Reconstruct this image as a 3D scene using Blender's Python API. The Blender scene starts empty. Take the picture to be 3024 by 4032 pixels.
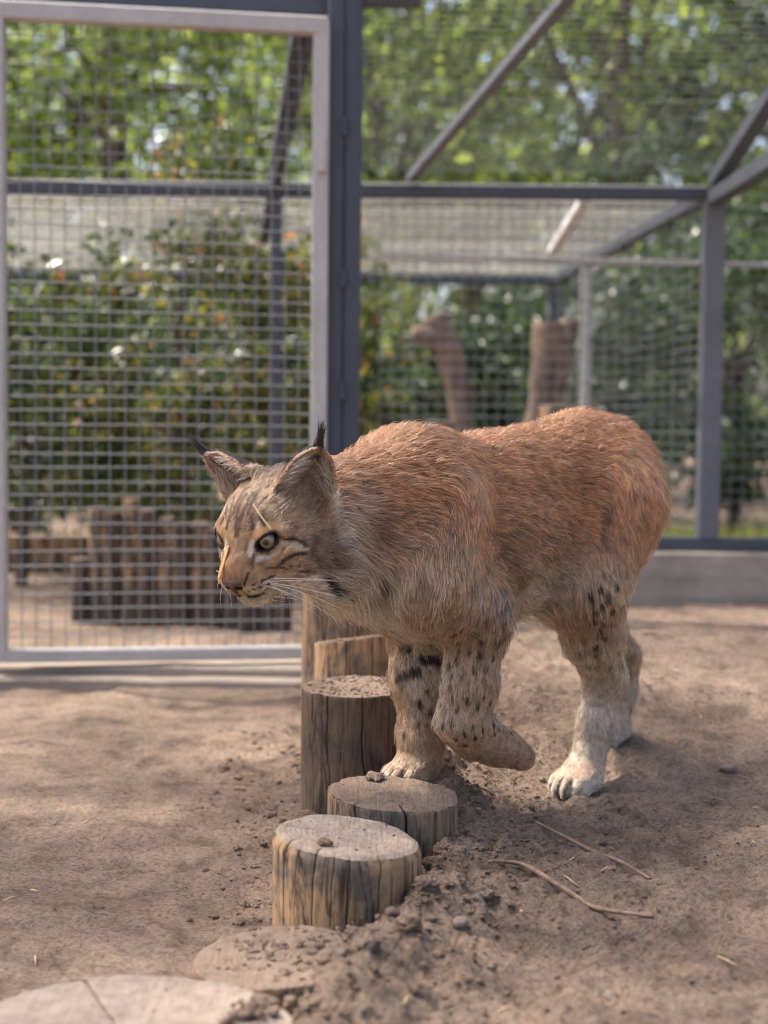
import bpy, bmesh, math, random
import numpy as np
from mathutils import Vector, Matrix

sc = bpy.context.scene
C = sc.collection
R = math.radians
rng = np.random.default_rng(7)
random.seed(7)

# ------------------------------------------------------------------ camera
CAM_H = 0.67
cam_d = bpy.data.cameras.new('camera')
cam = bpy.data.objects.new('camera', cam_d)
C.objects.link(cam)
sc.camera = cam
_p, _r = R(3.15), R(0.57)
_f = Vector((0, math.cos(_p), -math.sin(_p)))
_x0 = Vector((1, 0, 0))
_u0 = _x0.cross(_f)
_rt = _x0 * math.cos(_r) + _u0 * math.sin(_r)
_up = _u0 * math.cos(_r) - _x0 * math.sin(_r)
cam.matrix_world = Matrix(((_rt.x, _up.x, -_f.x, 0), (_rt.y, _up.y, -_f.y, 0), (_rt.z, _up.z, -_f.z, CAM_H), (0, 0, 0, 1)))
cam_d.sensor_fit = 'HORIZONTAL'
cam_d.sensor_width = 36.0
cam_d.lens = 69.44
cam_d.clip_start = 0.05
cam_d.clip_end = 500.0
cam_d.dof.use_dof = True
cam_d.dof.focus_distance = 2.20
cam_d.dof.aperture_fstop = 3.8

# ------------------------------------------------------------------ world, sun, exposure
SUN_EL, SUN_AZ = R(60), R(-70)         # azimuth from +Y (away from the camera) towards +X; the sun stands high on the left
world = bpy.data.worlds.new('World')
sc.world = world
world.use_nodes = True
_nt = world.node_tree
_sky = _nt.nodes.new('ShaderNodeTexSky')
_sky.sky_type = 'NISHITA'
_sky.sun_disc = False
_sky.sun_elevation = SUN_EL
_sky.sun_rotation = SUN_AZ
_sky.air_density = 0.8
_sky.dust_density = 6.0
_sky.ozone_density = 0.4
_nt.links.new(_sky.outputs['Color'], _nt.nodes['Background'].inputs['Color'])
_nt.nodes['Background'].inputs['Strength'].default_value = 0.15
sun_d = bpy.data.lights.new('sun', 'SUN')
sun_d.energy = 2.3
sun_d.angle = R(1.5)
sun_d.color = (1.0, 0.93, 0.84)
sun = bpy.data.objects.new('sun', sun_d)
C.objects.link(sun)
_sd = Vector((math.sin(SUN_AZ) * math.cos(SUN_EL), math.cos(SUN_AZ) * math.cos(SUN_EL), math.sin(SUN_EL)))
sun.rotation_euler = _sd.to_track_quat('Z', 'Y').to_euler()
sc.view_settings.view_transform = 'Standard'
sc.view_settings.look = 'None'
sc.view_settings.gamma = 1.0
sc.view_settings.use_curve_mapping = False
sc.view_settings.exposure = 1.38
sc.cycles.use_denoising = True
sc.cycles.filter_width = 1.1
sc.cycles.max_bounces = 8
sc.cycles.transparent_max_bounces = 8
sc.cycles.sample_clamp_indirect = 6.0

# ------------------------------------------------------------------ helpers
def link(o, parent=None):
    C.objects.link(o)
    if parent is not None:
        o.parent = parent
    return o

def mesh_obj(name, verts, faces, mat=None, parent=None, smooth=False):
    me = bpy.data.meshes.new(name)
    if isinstance(verts, np.ndarray):
        verts = verts.tolist()
    if isinstance(faces, np.ndarray):
        faces = faces.tolist()
    me.from_pydata(verts, [], faces)
    if smooth:
        me.polygons.foreach_set('use_smooth', [True] * len(me.polygons))
    me.update()
    o = bpy.data.objects.new(name, me)
    if mat:
        me.materials.append(mat)
    return link(o, parent)

def fast_mesh(name, V, Q, mat=None, parent=None, smooth=False):
    """numpy verts (n,3) and faces (m,k) straight into a mesh"""
    me = bpy.data.meshes.new(name)
    k = Q.shape[1]
    me.vertices.add(len(V)); me.vertices.foreach_set('co', np.ascontiguousarray(V, np.float32).ravel())
    me.loops.add(len(Q) * k); me.loops.foreach_set('vertex_index', np.ascontiguousarray(Q, np.int32).ravel())
    me.polygons.add(len(Q)); me.polygons.foreach_set('loop_start', np.arange(0, len(Q) * k, k, dtype=np.int32))
    me.update(calc_edges=True)
    me.polygons.foreach_set('use_smooth', np.full(len(Q), smooth, dtype=bool))
    o = bpy.data.objects.new(name, me)
    if mat:
        me.materials.append(mat)
    return link(o, parent)

def empty(name, loc=(0, 0, 0), rz=0.0):
    o = bpy.data.objects.new(name, None)
    o.empty_display_size = 0.1
    o.location = loc
    o.rotation_euler = (0, 0, rz)
    return link(o)

def tag(o, label, cat, group=None):
    o['label'] = label
    o['category'] = cat
    if 'kind' not in o:
        o['kind'] = 'thing'
    if group:
        o['group'] = group
    return o

def structure(o):
    o['kind'] = 'structure'
    return o

def stuff(o):
    o['kind'] = 'stuff'
    return o

def smoothstep(a, b, x):
    t = np.clip((x - a) / (b - a), 0, 1)
    return t * t * (3 - 2 * t)

# vectorised value noise (numpy), 2 or 3 dimensions
_perm = np.random.default_rng(3).random(1 << 16).astype(np.float32)
def _hash(ix, iy, iz):
    h = (ix * 73856093) ^ (iy * 19349663) ^ (iz * 83492791)
    h = (h ^ (h >> 13)) * 1274126177
    return _perm[(h ^ (h >> 16)) & 0xFFFF]
def vnoise(P):
    P = np.asarray(P, np.float64)
    if P.shape[-1] == 2:
        P = np.concatenate([P, np.zeros(P.shape[:-1] + (1,))], -1)
    i = np.floor(P).astype(np.int64)
    f = P - i
    f = f * f * (3 - 2 * f)
    x, y, z = i[..., 0], i[..., 1], i[..., 2]
    fx, fy, fz = f[..., 0], f[..., 1], f[..., 2]
    r = 0
    for dx in (0, 1):
        for dy in (0, 1):
            for dz in (0, 1):
                w = (fx if dx else 1 - fx) * (fy if dy else 1 - fy) * (fz if dz else 1 - fz)
                r = r + w * _hash(x + dx, y + dy, z + dz)
    return r * 2 - 1
def fbm(P, octaves=4, gain=0.5):
    P = np.asarray(P, np.float64)
    r, a, s = 0, 1.0, 1.0
    for o in range(octaves):
        r = r + a * vnoise(P * s + 17.3 * o)
        a *= gain; s *= 2.03
    return r

def unit(v):
    return v / np.maximum(np.linalg.norm(v, axis=-1, keepdims=True), 1e-9)
def tube(pts, rads, sides=6):
    pts = [np.asarray(p, float) for p in pts]
    V, Fc = [], []
    for i, p in enumerate(pts):
        t = pts[min(i + 1, len(pts) - 1)] - pts[max(i - 1, 0)]
        t = t / max(np.linalg.norm(t), 1e-9)
        a = np.cross(t, [0.31, 0.21, 0.93]); a /= max(np.linalg.norm(a), 1e-9)
        b_ = np.cross(t, a)
        for k in range(sides):
            ph = 2 * math.pi * k / sides
            V.append(tuple(p + (a * math.cos(ph) + b_ * math.sin(ph)) * rads[i]))
    for i in range(len(pts) - 1):
        for k in range(sides):
            Fc.append((i * sides + k, i * sides + (k + 1) % sides, (i + 1) * sides + (k + 1) % sides, (i + 1) * sides + k))
    Fc.append(tuple(range(sides))[::-1]); Fc.append(tuple(range((len(pts) - 1) * sides, len(pts) * sides)))
    return V, Fc

# node material helpers
def new_mat(name, rough=0.8, spec=0.3):
    m = bpy.data.materials.new(name)
    m.use_nodes = True
    b = m.node_tree.nodes['Principled BSDF']
    b.inputs['Roughness'].default_value = rough
    b.inputs['Specular IOR Level'].default_value = spec
    return m, m.node_tree, b
def node(nt, typ, **kw):
    n = nt.nodes.new(typ)
    for k, v in kw.items():
        if k.startswith('i_'):
            n.inputs[k[2:].replace('_', ' ')].default_value = v
        else:
            setattr(n, k, v)
    return n
def ramp(nt, fac, stops):
    n = nt.nodes.new('ShaderNodeValToRGB')
    e = n.color_ramp.elements
    while len(e) < len(stops):
        e.new(0.5)
    for k, (p, c) in enumerate(stops):
        e[k].position = p
        e[k].color = (*c, 1) if len(c) == 3 else c
    nt.links.new(fac, n.inputs['Fac'])
    return n.outputs['Color']
def noise_tex(nt, vec, scale, detail=4, rough=0.55, dist=0.0):
    n = nt.nodes.new('ShaderNodeTexNoise')
    n.inputs['Scale'].default_value = scale
    n.inputs['Detail'].default_value = detail
    n.inputs['Roughness'].default_value = rough
    n.inputs['Distortion'].default_value = dist
    if vec is not None:
        nt.links.new(vec, n.inputs['Vector'])
    return n
def mixc(nt, fac, a, b, mode='MIX'):
    n = nt.nodes.new('ShaderNodeMix')
    n.data_type = 'RGBA'
    n.blend_type = mode
    for s, v in ((0, fac), (6, a), (7, b)):
        if hasattr(v, 'is_output'):
            nt.links.new(v, n.inputs[s])
        elif s == 0:
            n.inputs[s].default_value = v
        else:
            n.inputs[s].default_value = (*v, 1)
    return n.outputs[2]
def bump(nt, bsdf, height, strength=0.4, dist=0.01):
    n = nt.nodes.new('ShaderNodeBump')
    n.inputs['Strength'].default_value = strength
    n.inputs['Distance'].default_value = dist
    nt.links.new(height, n.inputs['Height'])
    nt.links.new(n.outputs['Normal'], bsdf.inputs['Normal'])
# ------------------------------------------------------------------ ground: flat trodden soil on the left, a heaped bank behind the row of log posts
LINE_Y = [0.9, 1.42, 1.72, 1.95, 2.20, 2.56, 2.85, 3.10, 3.60, 4.20, 5.0]
LINE_X = [-0.30, -0.20, -0.11, -0.045, 0.015, -0.035, -0.035, -0.067, -0.12, -0.16, -0.16]
PAWS = [(0.337, 2.508, 0.050), (0.422, 2.731, 0.092), (0.054, 2.344, 0.098)]
def base_height(x, y):
    xl = np.interp(y, LINE_Y, LINE_X)
    d = x - xl
    prof = np.interp(y, [0.5, 1.3, 2.0, 2.5, 2.75, 3.1, 3.5, 3.8, 4.3, 4.95, 6.0, 60.0], [0.045, 0.048, 0.052, 0.056, 0.092, 0.15, 0.19, 0.19, 0.13, 0.085, 0.10, 0.10])
    side = smoothstep(-0.01, 0.13, d)
    near = smoothstep(5.0, 3.6, y) * smoothstep(1.0, 1.4, y)
    heap = 0.036 * np.exp(-((d - 0.10) / 0.11) ** 2) * near
    spill = 0.016 * np.exp(-((d + 0.09) / 0.07) ** 2) * smoothstep(2.25, 2.5, y) * smoothstep(3.3, 2.9, y)
    far = smoothstep(4.9, 5.6, y) * np.where(x > -0.1, 1, 0)
    h = side * (prof + heap) * (1 - far) + far * 0.10 + spill
    h = h + 0.020 * np.exp(-((x - 0.01) ** 2 + (y - 1.72) ** 2) / 0.06 ** 2) + 0.035 * np.exp(-((x + 0.03) ** 2 + (y - 1.55) ** 2) / 0.06 ** 2)
    h = h - 0.03 * smoothstep(0.9, 2.2, x) * near
    return h
_paw_fix = []
for px, py, pz in PAWS:
    _paw_fix.append((px, py, pz - float(base_height(np.array(px), np.array(py)))))
def smooth_height(x, y):
    h = base_height(x, y)
    for px, py, dz in _paw_fix:
        h = h + dz * np.exp(-((x - px) ** 2 + (y - py) ** 2) / 0.075 ** 2)
    return h
def ground_height(x, y):
    h = smooth_height(x, y)
    P = np.stack([x, y], -1)
    xl = np.interp(y, LINE_Y, LINE_X)
    d = x - xl
    rough = 0.30 + 0.70 * smoothstep(-0.14, 0.0, d) * smoothstep(0.75, 0.15, d) * smoothstep(5, 3.5, y) + 0.10 * smoothstep(0.0, 0.2, d)
    near = smoothstep(14.0, 6.0, y)
    pawk = 1.0
    for px, py, _ in PAWS:
        pawk = pawk * (1 - 0.85 * np.exp(-((x - px) ** 2 + (y - py) ** 2) / 0.05 ** 2))
    n1 = fbm(P * 4.5, 3)
    n2 = fbm(P * 19.0 + 3, 3)
    n3 = fbm(P * 62.0 + 7, 3)
    r = np.abs(fbm(P * 34.0 + 11, 2))
    prints = smoothstep(0.28, 0.62, fbm(P * np.array([7.0, 5.0]) + 40, 2))
    h = h + near * pawk * (0.014 * n1 * (0.4 + 0.6 * rough) + rough * (0.0115 * n2 + 0.0066 * n3 + 0.008 * (0.35 - r)) - 0.010 * prints * (1 - 0.5 * rough))
    return h

def axis(dense_lo, dense_hi, step, lo, hi, grow=1.22):
    a = list(np.arange(dense_lo, dense_hi + 1e-9, step))
    s, v = step, a[-1]
    while v < hi:
        s *= grow; v += s; a.append(v)
    s, v, left = step, a[0], []
    while v > lo:
        s *= grow; v -= s; left.append(v)
    return np.array(left[::-1] + a)
GX = axis(-0.75, 1.15, 0.0055, -160, 160, 1.12)
GY = axis(1.15, 3.9, 0.0062, -60, 240, 1.06)
_X, _Y = np.meshgrid(GX, GY)
_Z = ground_height(_X, _Y)
GV = np.stack([_X, _Y, _Z], -1).reshape(-1, 3)
nx, ny = len(GX), len(GY)
ii = (np.arange(ny - 1)[:, None] * nx + np.arange(nx - 1)[None]).ravel()
GQ = np.stack([ii, ii + 1, ii + 1 + nx, ii + nx], 1)

def soil_mat(name, gain=1.0):
    m, nt, b = new_mat(name, 0.92, 0.15)
    geo = node(nt, 'ShaderNodeNewGeometry')
    n1 = noise_tex(nt, geo.outputs['Position'], 2.2, 5, 0.6)
    n2 = noise_tex(nt, geo.outputs['Position'], 14.0, 6, 0.65)
    n3 = noise_tex(nt, geo.outputs['Position'], 140.0, 5, 0.7)
    c1 = ramp(nt, n1.outputs['Fac'], [(0.30, (0.165 * gain, 0.122 * gain, 0.094 * gain)), (0.70, (0.335 * gain, 0.250 * gain, 0.188 * gain))])
    c2 = ramp(nt, n2.outputs['Fac'], [(0.30, (0.46, 0.44, 0.43)), (0.5, (1, 1, 1)), (0.70, (1.28, 1.22, 1.16))])
    c = mixc(nt, 0.85, c1, c2, 'MULTIPLY')
    c3 = ramp(nt, n3.outputs['Fac'], [(0.32, (0.30, 0.28, 0.27)), (0.5, (1, 1, 1)), (0.70, (1.5, 1.45, 1.4))])
    c = mixc(nt, 0.7, c, c3, 'MULTIPLY')
    nt.links.new(c, b.inputs['Base Color'])
    n4 = noise_tex(nt, geo.outputs['Position'], 330.0, 4, 0.75)
    ad = node(nt, 'ShaderNodeMath', operation='ADD')
    nt.links.new(n3.outputs['Fac'], ad.inputs[0]); nt.links.new(n4.outputs['Fac'], ad.inputs[1])
    bump(nt, b, ad.outputs[0], 1.0, 0.011)
    return m
m_soil = soil_mat('soil', 1.42)
ground = structure(fast_mesh('ground', GV, GQ, m_soil, None, True))

# loose crumbs of soil: real lumps lying on the surface
def lump(sub, seed):
    bm = bmesh.new()
    bmesh.ops.create_icosphere(bm, subdivisions=sub, radius=1.0)
    g = np.random.default_rng(seed)
    V = np.array([v.co[:] for v in bm.verts])
    V = V * (g.uniform(0.66, 1.12, (len(V), 1)) if sub == 1 else (1 + 0.32 * vnoise(V * 1.6 + seed) + 0.22 * vnoise(V * 4.0 + seed))[:, None]) * np.array([1, g.uniform(0.7, 1.0), g.uniform(0.55, 0.85)])
    Q = np.array([[v.index for v in f.verts] for f in bm.faces])
    bm.free()
    return V, Q
LUMPS = [lump(1, 100 + k) for k in range(14)]
BIG = [lump(3, 200 + k) for k in range(9)]
def rotz(V, a):
    c, s = math.cos(a), math.sin(a)
    return V @ np.array([[c, s, 0], [-s, c, 0], [0, 0, 1]])
def scatter_lumps(name, items, mat):
    """items: (x, y, z, radius)"""
    Vs, Qs, n = [], [], 0
    for k, (x, y, z, r) in enumerate(items):
        V, Q = LUMPS[k % len(LUMPS)] if r < 0.0055 else BIG[k % len(BIG)]
        V = rotz(V, (k * 2.399) % 6.283) * r + (x, y, z + r * 0.25)
        Vs.append(V); Qs.append(Q + n); n += len(V)
    return stuff(fast_mesh(name, np.concatenate(Vs), np.concatenate(Qs), mat, None, False))
m_crumb = soil_mat('soil_crumb', 1.50)
items = []
g = np.random.default_rng(5)
def drop(n, xf, rmin, rmax, ymin, ymax):
    y = ymin + (ymax - ymin) * g.random(n)
    x = xf(y)
    z = ground_height(x, y)
    r = rmin * (rmax / rmin) ** (g.random(n) ** 2.6)
    return list(zip(x, y, z, r))
line = lambda y: np.interp(y, LINE_Y, LINE_X)
items += drop(11000, lambda y: line(y) + 0.04 + np.abs(g.normal(0, 0.13, len(y))), 0.0009, 0.0062, 1.45, 3.6)
items += drop(5200, lambda y: line(y) + 0.1 + 0.9 * g.random(len(y)), 0.0009, 0.0050, 1.4, 4.2)
items += drop(900, lambda y: line(y) - 0.11 - np.abs(g.normal(0, 0.09, len(y))), 0.0011, 0.0075, 2.0, 3.3)
items += drop(500, lambda y: -0.85 + 0.75 * g.random(len(y)), 0.0009, 0.0032, 1.6, 3.9)
items += drop(15000, lambda y: line(y) + 0.03 + 0.55 * g.random(len(y)) ** 1.6, 0.0006, 0.0026, 1.42, 3.2)
items += drop(3500, lambda y: -0.8 + 0.72 * g.random(len(y)), 0.0006, 0.0022, 1.5, 3.2)
items += drop(150, lambda y: line(y) + 0.09 + np.abs(g.normal(0, 0.07, len(y))), 0.006, 0.019, 1.5, 3.5)
# ------------------------------------------------------------------ log posts
def wood_mat(name, grey, warm, dark, streak=1.0):
    m, nt, b = new_mat(name, 0.85, 0.2)
    tc = node(nt, 'ShaderNodeTexCoord')
    mp = node(nt, 'ShaderNodeMapping'); mp.inputs['Scale'].default_value = (1, 1, 0.055)
    nt.links.new(tc.outputs['Object'], mp.inputs['Vector'])
    n1 = noise_tex(nt, mp.outputs[0], 130.0, 6, 0.65, 0.3)
    n2 = noise_tex(nt, tc.outputs['Object'], 11.0, 4, 0.6, 0.4)
    mp2 = node(nt, 'ShaderNodeMapping'); mp2.inputs['Scale'].default_value = (1, 1, 0.14)
    nt.links.new(tc.outputs['Object'], mp2.inputs['Vector'])
    n3 = noise_tex(nt, mp2.outputs[0], 42.0, 6, 0.75, 0.8)
    c1 = mixc(nt, ramp(nt, n2.outputs['Fac'], [(0.44, (0, 0, 0)), (0.56, (1, 1, 1))]), grey, warm)
    c2 = mixc(nt, ramp(nt, n3.outputs['Fac'], [(0.50, (0, 0, 0)), (0.60, (0.9, 0.9, 0.9))]), c1, dark)
    c3 = mixc(nt, 0.75, c2, ramp(nt, n1.outputs['Fac'], [(0.30, (0.30, 0.28, 0.27)), (0.5, (1, 1, 1)), (0.72, (1.4, 1.35, 1.3))]), 'MULTIPLY')
    nt.links.new(c3, b.inputs['Base Color'])
    bump(nt, b, n1.outputs['Fac'], 0.9, 0.005)
    return m
def end_mat(name, pale, dark):
    m, nt, b = new_mat(name, 0.9, 0.15)
    tc = node(nt, 'ShaderNodeTexCoord')
    sx = node(nt, 'ShaderNodeSeparateXYZ'); nt.links.new(tc.outputs['Object'], sx.inputs[0])
    cb = node(nt, 'ShaderNodeCombineXYZ'); nt.links.new(sx.outputs['X'], cb.inputs['X']); nt.links.new(sx.outputs['Y'], cb.inputs['Y'])
    ln = node(nt, 'ShaderNodeVectorMath', operation='LENGTH'); nt.links.new(cb.outputs[0], ln.inputs[0])
    nz = noise_tex(nt, tc.outputs['Object'], 26.0, 4, 0.6)
    mu = node(nt, 'ShaderNodeMath', operation='MULTIPLY_ADD'); nt.links.new(nz.outputs['Fac'], mu.inputs[0]); mu.inputs[1].default_value = 0.012
    nt.links.new(ln.outputs['Value'], mu.inputs[2])
    wv = node(nt, 'ShaderNodeMath', operation='MULTIPLY'); nt.links.new(mu.outputs[0], wv.inputs[0]); wv.inputs[1].default_value = 900.0
    si = node(nt, 'ShaderNodeMath', operation='SINE'); nt.links.new(wv.outputs[0], si.inputs[0])
    rg = ramp(nt, si.outputs[0], [(0.0, (0.80, 0.78, 0.76)), (0.8, (1, 1, 1))])
    n2 = noise_tex(nt, tc.outputs['Object'], 55.0, 6, 0.7)
    n3 = noise_tex(nt, tc.outputs['Object'], 7.0, 3, 0.6)
    c = mixc(nt, ramp(nt, n3.outputs['Fac'], [(0.35, (0, 0, 0)), (0.65, (1, 1, 1))]), pale, dark)
    c = mixc(nt, 0.6, c, rg, 'MULTIPLY')
    c = mixc(nt, 0.8, c, ramp(nt, n2.outputs['Fac'], [(0.3, (0.55, 0.53, 0.5)), (0.55, (1, 1, 1)), (0.8, (1.2, 1.18, 1.15))]), 'MULTIPLY')
    # saw marks
    mp = node(nt, 'ShaderNodeMapping'); mp.inputs['Scale'].default_value = (1, 0.06, 1); mp.inputs['Rotation'].default_value = (0, 0, 0.5)
    nt.links.new(tc.outputs['Object'], mp.inputs['Vector'])
    n4 = noise_tex(nt, mp.outputs[0], 210.0, 3, 0.6)
    c = mixc(nt, 0.35, c, ramp(nt, n4.outputs['Fac'], [(0.35, (0.6, 0.58, 0.56)), (0.6, (1, 1, 1))]), 'MULTIPLY')
    nt.links.new(c, b.inputs['Base Color'])
    ad = node(nt, 'ShaderNodeMath', operation='ADD'); nt.links.new(n2.outputs['Fac'], ad.inputs[0]); nt.links.new(n4.outputs['Fac'], ad.inputs[1])
    bump(nt, b, ad.outputs[0], 0.6, 0.003)
    return m
W_GREY = wood_mat('log_side_grey', (0.150, 0.124, 0.104), (0.290, 0.195, 0.120), (0.042, 0.033, 0.028))
W_WARM = wood_mat('log_side_warm', (0.150, 0.122, 0.100), (0.390, 0.250, 0.140), (0.036, 0.028, 0.024))
W_DARK = wood_mat('log_side_dark', (0.085, 0.066, 0.054), (0.135, 0.094, 0.064), (0.032, 0.026, 0.023))
E_PALE = end_mat('log_end_pale', (0.420, 0.345, 0.280), (0.280, 0.222, 0.178))
E_SOIL = end_mat('log_end_soiled', (0.275, 0.205, 0.155), (0.195, 0.146, 0.112))

def log_post(x, y, r, z0, z1, label, side, end, seed, cracks=(), tilt=(0, 0), chamfer=0.006, oval=0.03, name='log_post', parent=None, cat='log', group='log posts set upright in the soil', depth=0.006, nseg=120):
    g = np.random.default_rng(seed)
    h = z1 - z0
    cracks = [(a, wd * 0.55, dp * 0.75, top, bot * (0.75 + 0.5 * g.random())) for a, wd, dp, top, bot in cracks]
    ph = list(np.arange(nseg) * 2 * math.pi / nseg)
    for a, wd, dp, top, bot in cracks:
        lo_, hi_ = a - 2.6 * wd / r, a + 2.6 * wd / r
        ph = [p for p in ph if not (0 < (p - lo_) % (2 * math.pi) < (hi_ - lo_))]
        ph += [(a + k_ * wd / r) % (2 * math.pi) for k_ in (-2.4, -1.3, -0.6, 0.0, 0.6, 1.3, 2.4)]
    ph = np.array(sorted(ph)); nseg = len(ph)
    nr = max(10, int(h / 0.008))
    zs = np.linspace(0, h - chamfer - 0.004, nr)
    twist = lambda z: 0.030 * math.sin(z * 21 + seed) + 0.014 * math.sin(z * 57 + 2 * seed) + 0.006 * math.sin(z * 140)
    def rad(phi, z):
        q = np.stack([np.cos(phi) * 2.0 + seed, np.sin(phi) * 2.0, np.full_like(phi, z * 3.0)], -1)
        rr = r * (1 + oval * vnoise(q) + 0.010 * vnoise(q * 4 + 3) + 0.004 * vnoise(np.stack([np.cos(phi) * 22, np.sin(phi) * 22, np.full_like(phi, z * 4.0)], -1)))
        for a, wd, dp, top, bot in cracks:
            dd = (phi - a + math.pi) % (2 * math.pi) - math.pi
            fade = 1.0 if (h - z) < bot else max(0.0, 1 - ((h - z) - bot) / 0.04)
            rr = rr - dp * fade * np.clip(1 - np.abs(dd) * r / (1.4 * wd), 0, 1)
        return rr
    V, Fc = [], []
    rows = []
    for z in zs:
        rows.append((z, rad(ph, z)))
    rt = rad(ph, h)
    rows.append((h - chamfer, rad(ph, h - chamfer)))
    rows.append((h - chamfer * 0.35, rt - chamfer * 0.30))
    for z, rr in rows:
        tw = twist(z) - twist(h)
        V += [(rr[k] * math.cos(ph[k] + tw), rr[k] * math.sin(ph[k] + tw), z) for k in range(nseg)]
    n = len(rows)
    Fc = [(j * nseg + i, j * nseg + (i + 1) % nseg, (j + 1) * nseg + (i + 1) % nseg, (j + 1) * nseg + i) for j in range(n - 1) for i in range(nseg)]
    Fc.append(tuple(range(nseg))[::-1])
    V = np.array(V)
    sh = V[:, 2] / h
    top_shift = lambda P: P
    def lean(P):
        P = np.array(P)
        top = np.clip((P[:, 2] / h), 0, 1) ** 4
        P[:, 2] += top * (P[:, 0] * tilt[0] + P[:, 1] * tilt[1])
        return P
    o = mesh_obj(name, lean(V), Fc, side, parent, True)
    o.location = (x, y, z0)
    # sawn end
    last = rows[-1][1]
    T, TF = [], []
    nring = 16
    for j in range(nring):
        k = 1 - j / nring
        for i in range(nseg):
            rr = last[i] * k
            xx, yy = rr * math.cos(ph[i]), rr * math.sin(ph[i])
            dz = 0.0
            for a, wd, dp, top, bot in cracks:
                if top <= 0: continue
                da = (ph[i] - a + math.pi) % (2 * math.pi) - math.pi
                lat = abs(math.sin(da)) * rr if abs(da) < 1.5 else 1.0
                if rr > r * (1 - top):
                    dz -= dp * math.exp(-(lat / wd) ** 2)
            T.append((xx, yy, h - chamfer * 0.35 + (chamfer * 0.35 if j > 0 else 0.0) + dz))
    T.append((0, 0, h))
    T = np.array(T)
    T[:, 2] += 0.0016 * vnoise(T * 70.0 + seed) + 0.0008 * vnoise(T * 240.0)
    TF = [(j * nseg + i, j * nseg + (i + 1) % nseg, (j + 1) * nseg + (i + 1) % nseg, (j + 1) * nseg + i) for j in range(nring - 1) for i in range(nseg)]
    TF += [((nring - 1) * nseg + i, (nring - 1) * nseg + (i + 1) % nseg, nring * nseg) for i in range(nseg)]
    mesh_obj('sawn_end', lean(T), TF, end, o, True)
    if label:
        tag(o, label, cat, group)
    return o
# angle 0 is +X (picture right), -pi/2 faces the camera
F_ = -math.pi / 2
log_post(-0.250, 1.420, 0.170, -0.10, 0.076, 'wide low stump with a split sawn top beside the half buried log', W_WARM, E_PALE, 1,
         [(0.25, 0.0022, 0.012, 0.9, 0.2), (2.0, 0.002, 0.010, 0.85, 0.2), (-1.2, 0.0022, 0.012, 0.95, 0.2), (3.4, 0.0018, 0.008, 0.7, 0.2)], tilt=(-0.01, 0.0), nseg=160)
log_post(-0.122, 1.720, 0.100, -0.12, 0.050, 'low log half buried in loose soil beside the wide stump', W_GREY, E_SOIL, 2,
         [(F_ - 0.35, 0.002, 0.008, 0.0, 0.2), (F_ + 0.2, 0.0016, 0.006, 0.0, 0.2), (F_ - 1.0, 0.0016, 0.006, 0, 0.2), (F_ + 0.7, 0.002, 0.008, 0.3, 0.2)], tilt=(0.07, 0.03))
log_post(-0.045, 1.950, 0.0975, -0.12, 0.131, 'thick weathered log with worn rounded rim and dry cracks, between two lower logs', W_WARM, E_PALE, 3,
         [(F_ - 0.95, 0.0016, 0.006, 0.15, 0.14), (F_ - 0.42, 0.0016, 0.007, 0.2, 0.16), (F_ + 0.06, 0.0014, 0.006, 0.0, 0.3), (F_ + 0.50, 0.0018, 0.008, 0.2, 0.3), (F_ + 0.98, 0.0022, 0.009, 0.35, 0.3), (3.0, 0.002, 0.006, 0.5, 0.1), (F_ - 0.15, 0.0012, 0.004, 0.0, 0.08), (F_ - 0.7, 0.0012, 0.004, 0.0, 0.10)], tilt=(-0.10, 0.02), chamfer=0.014)
log_post(0.018, 2.200, 0.0985, -0.12, 0.127, 'grey log with a clean cut top and one deep crack, under the lynx front paw', W_GREY, E_SOIL, 4,
         [(F_ + 0.17, 0.0032, 0.016, 0.35, 0.4), (F_ - 0.62, 0.0016, 0.007, 0.1, 0.3), (F_ + 1.1, 0.0012, 0.004, 0, 0.3), (F_ - 0.2, 0.0010, 0.003, 0, 0.3)], tilt=(-0.06, 0.03), chamfer=0.004)
log_post(-0.040, 2.560, 0.100, -0.10, 0.226, 'tall dark log post with crumbs of soil on its top', W_DARK, E_SOIL, 5,
         [(F_ + 0.08, 0.0018, 0.009, 0.1, 0.5), (F_ - 0.55, 0.0014, 0.006, 0, 0.5), (F_ + 0.55, 0.0012, 0.005, 0, 0.5), (F_ - 0.9, 0.0012, 0.004, 0, 0.5)], tilt=(0.02, 0.02), chamfer=0.004)
log_post(-0.040, 2.860, 0.092, -0.05, 0.268, 'pale log post with a slanting sawn top behind the dark one', W_WARM, E_SOIL, 6,
         [(F_ - 0.30, 0.0020, 0.008, 0, 0.5), (F_ + 0.25, 0.0014, 0.006, 0, 0.5), (F_ - 0.75, 0.0012, 0.005, 0, 0.5)], tilt=(0.12, -0.13), chamfer=0.003)
log_post(-0.072, 3.120, 0.098, -0.05, 0.365, 'tallest log post of the row, below the chin of the lynx', W_GREY, E_SOIL, 7,
         [(F_ - 0.5, 0.0022, 0.009, 0, 0.6), (F_ + 0.1, 0.0015, 0.006, 0, 0.6), (F_ - 1.0, 0.002, 0.008, 0, 0.6)], tilt=(0.0, 0.02))
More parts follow.
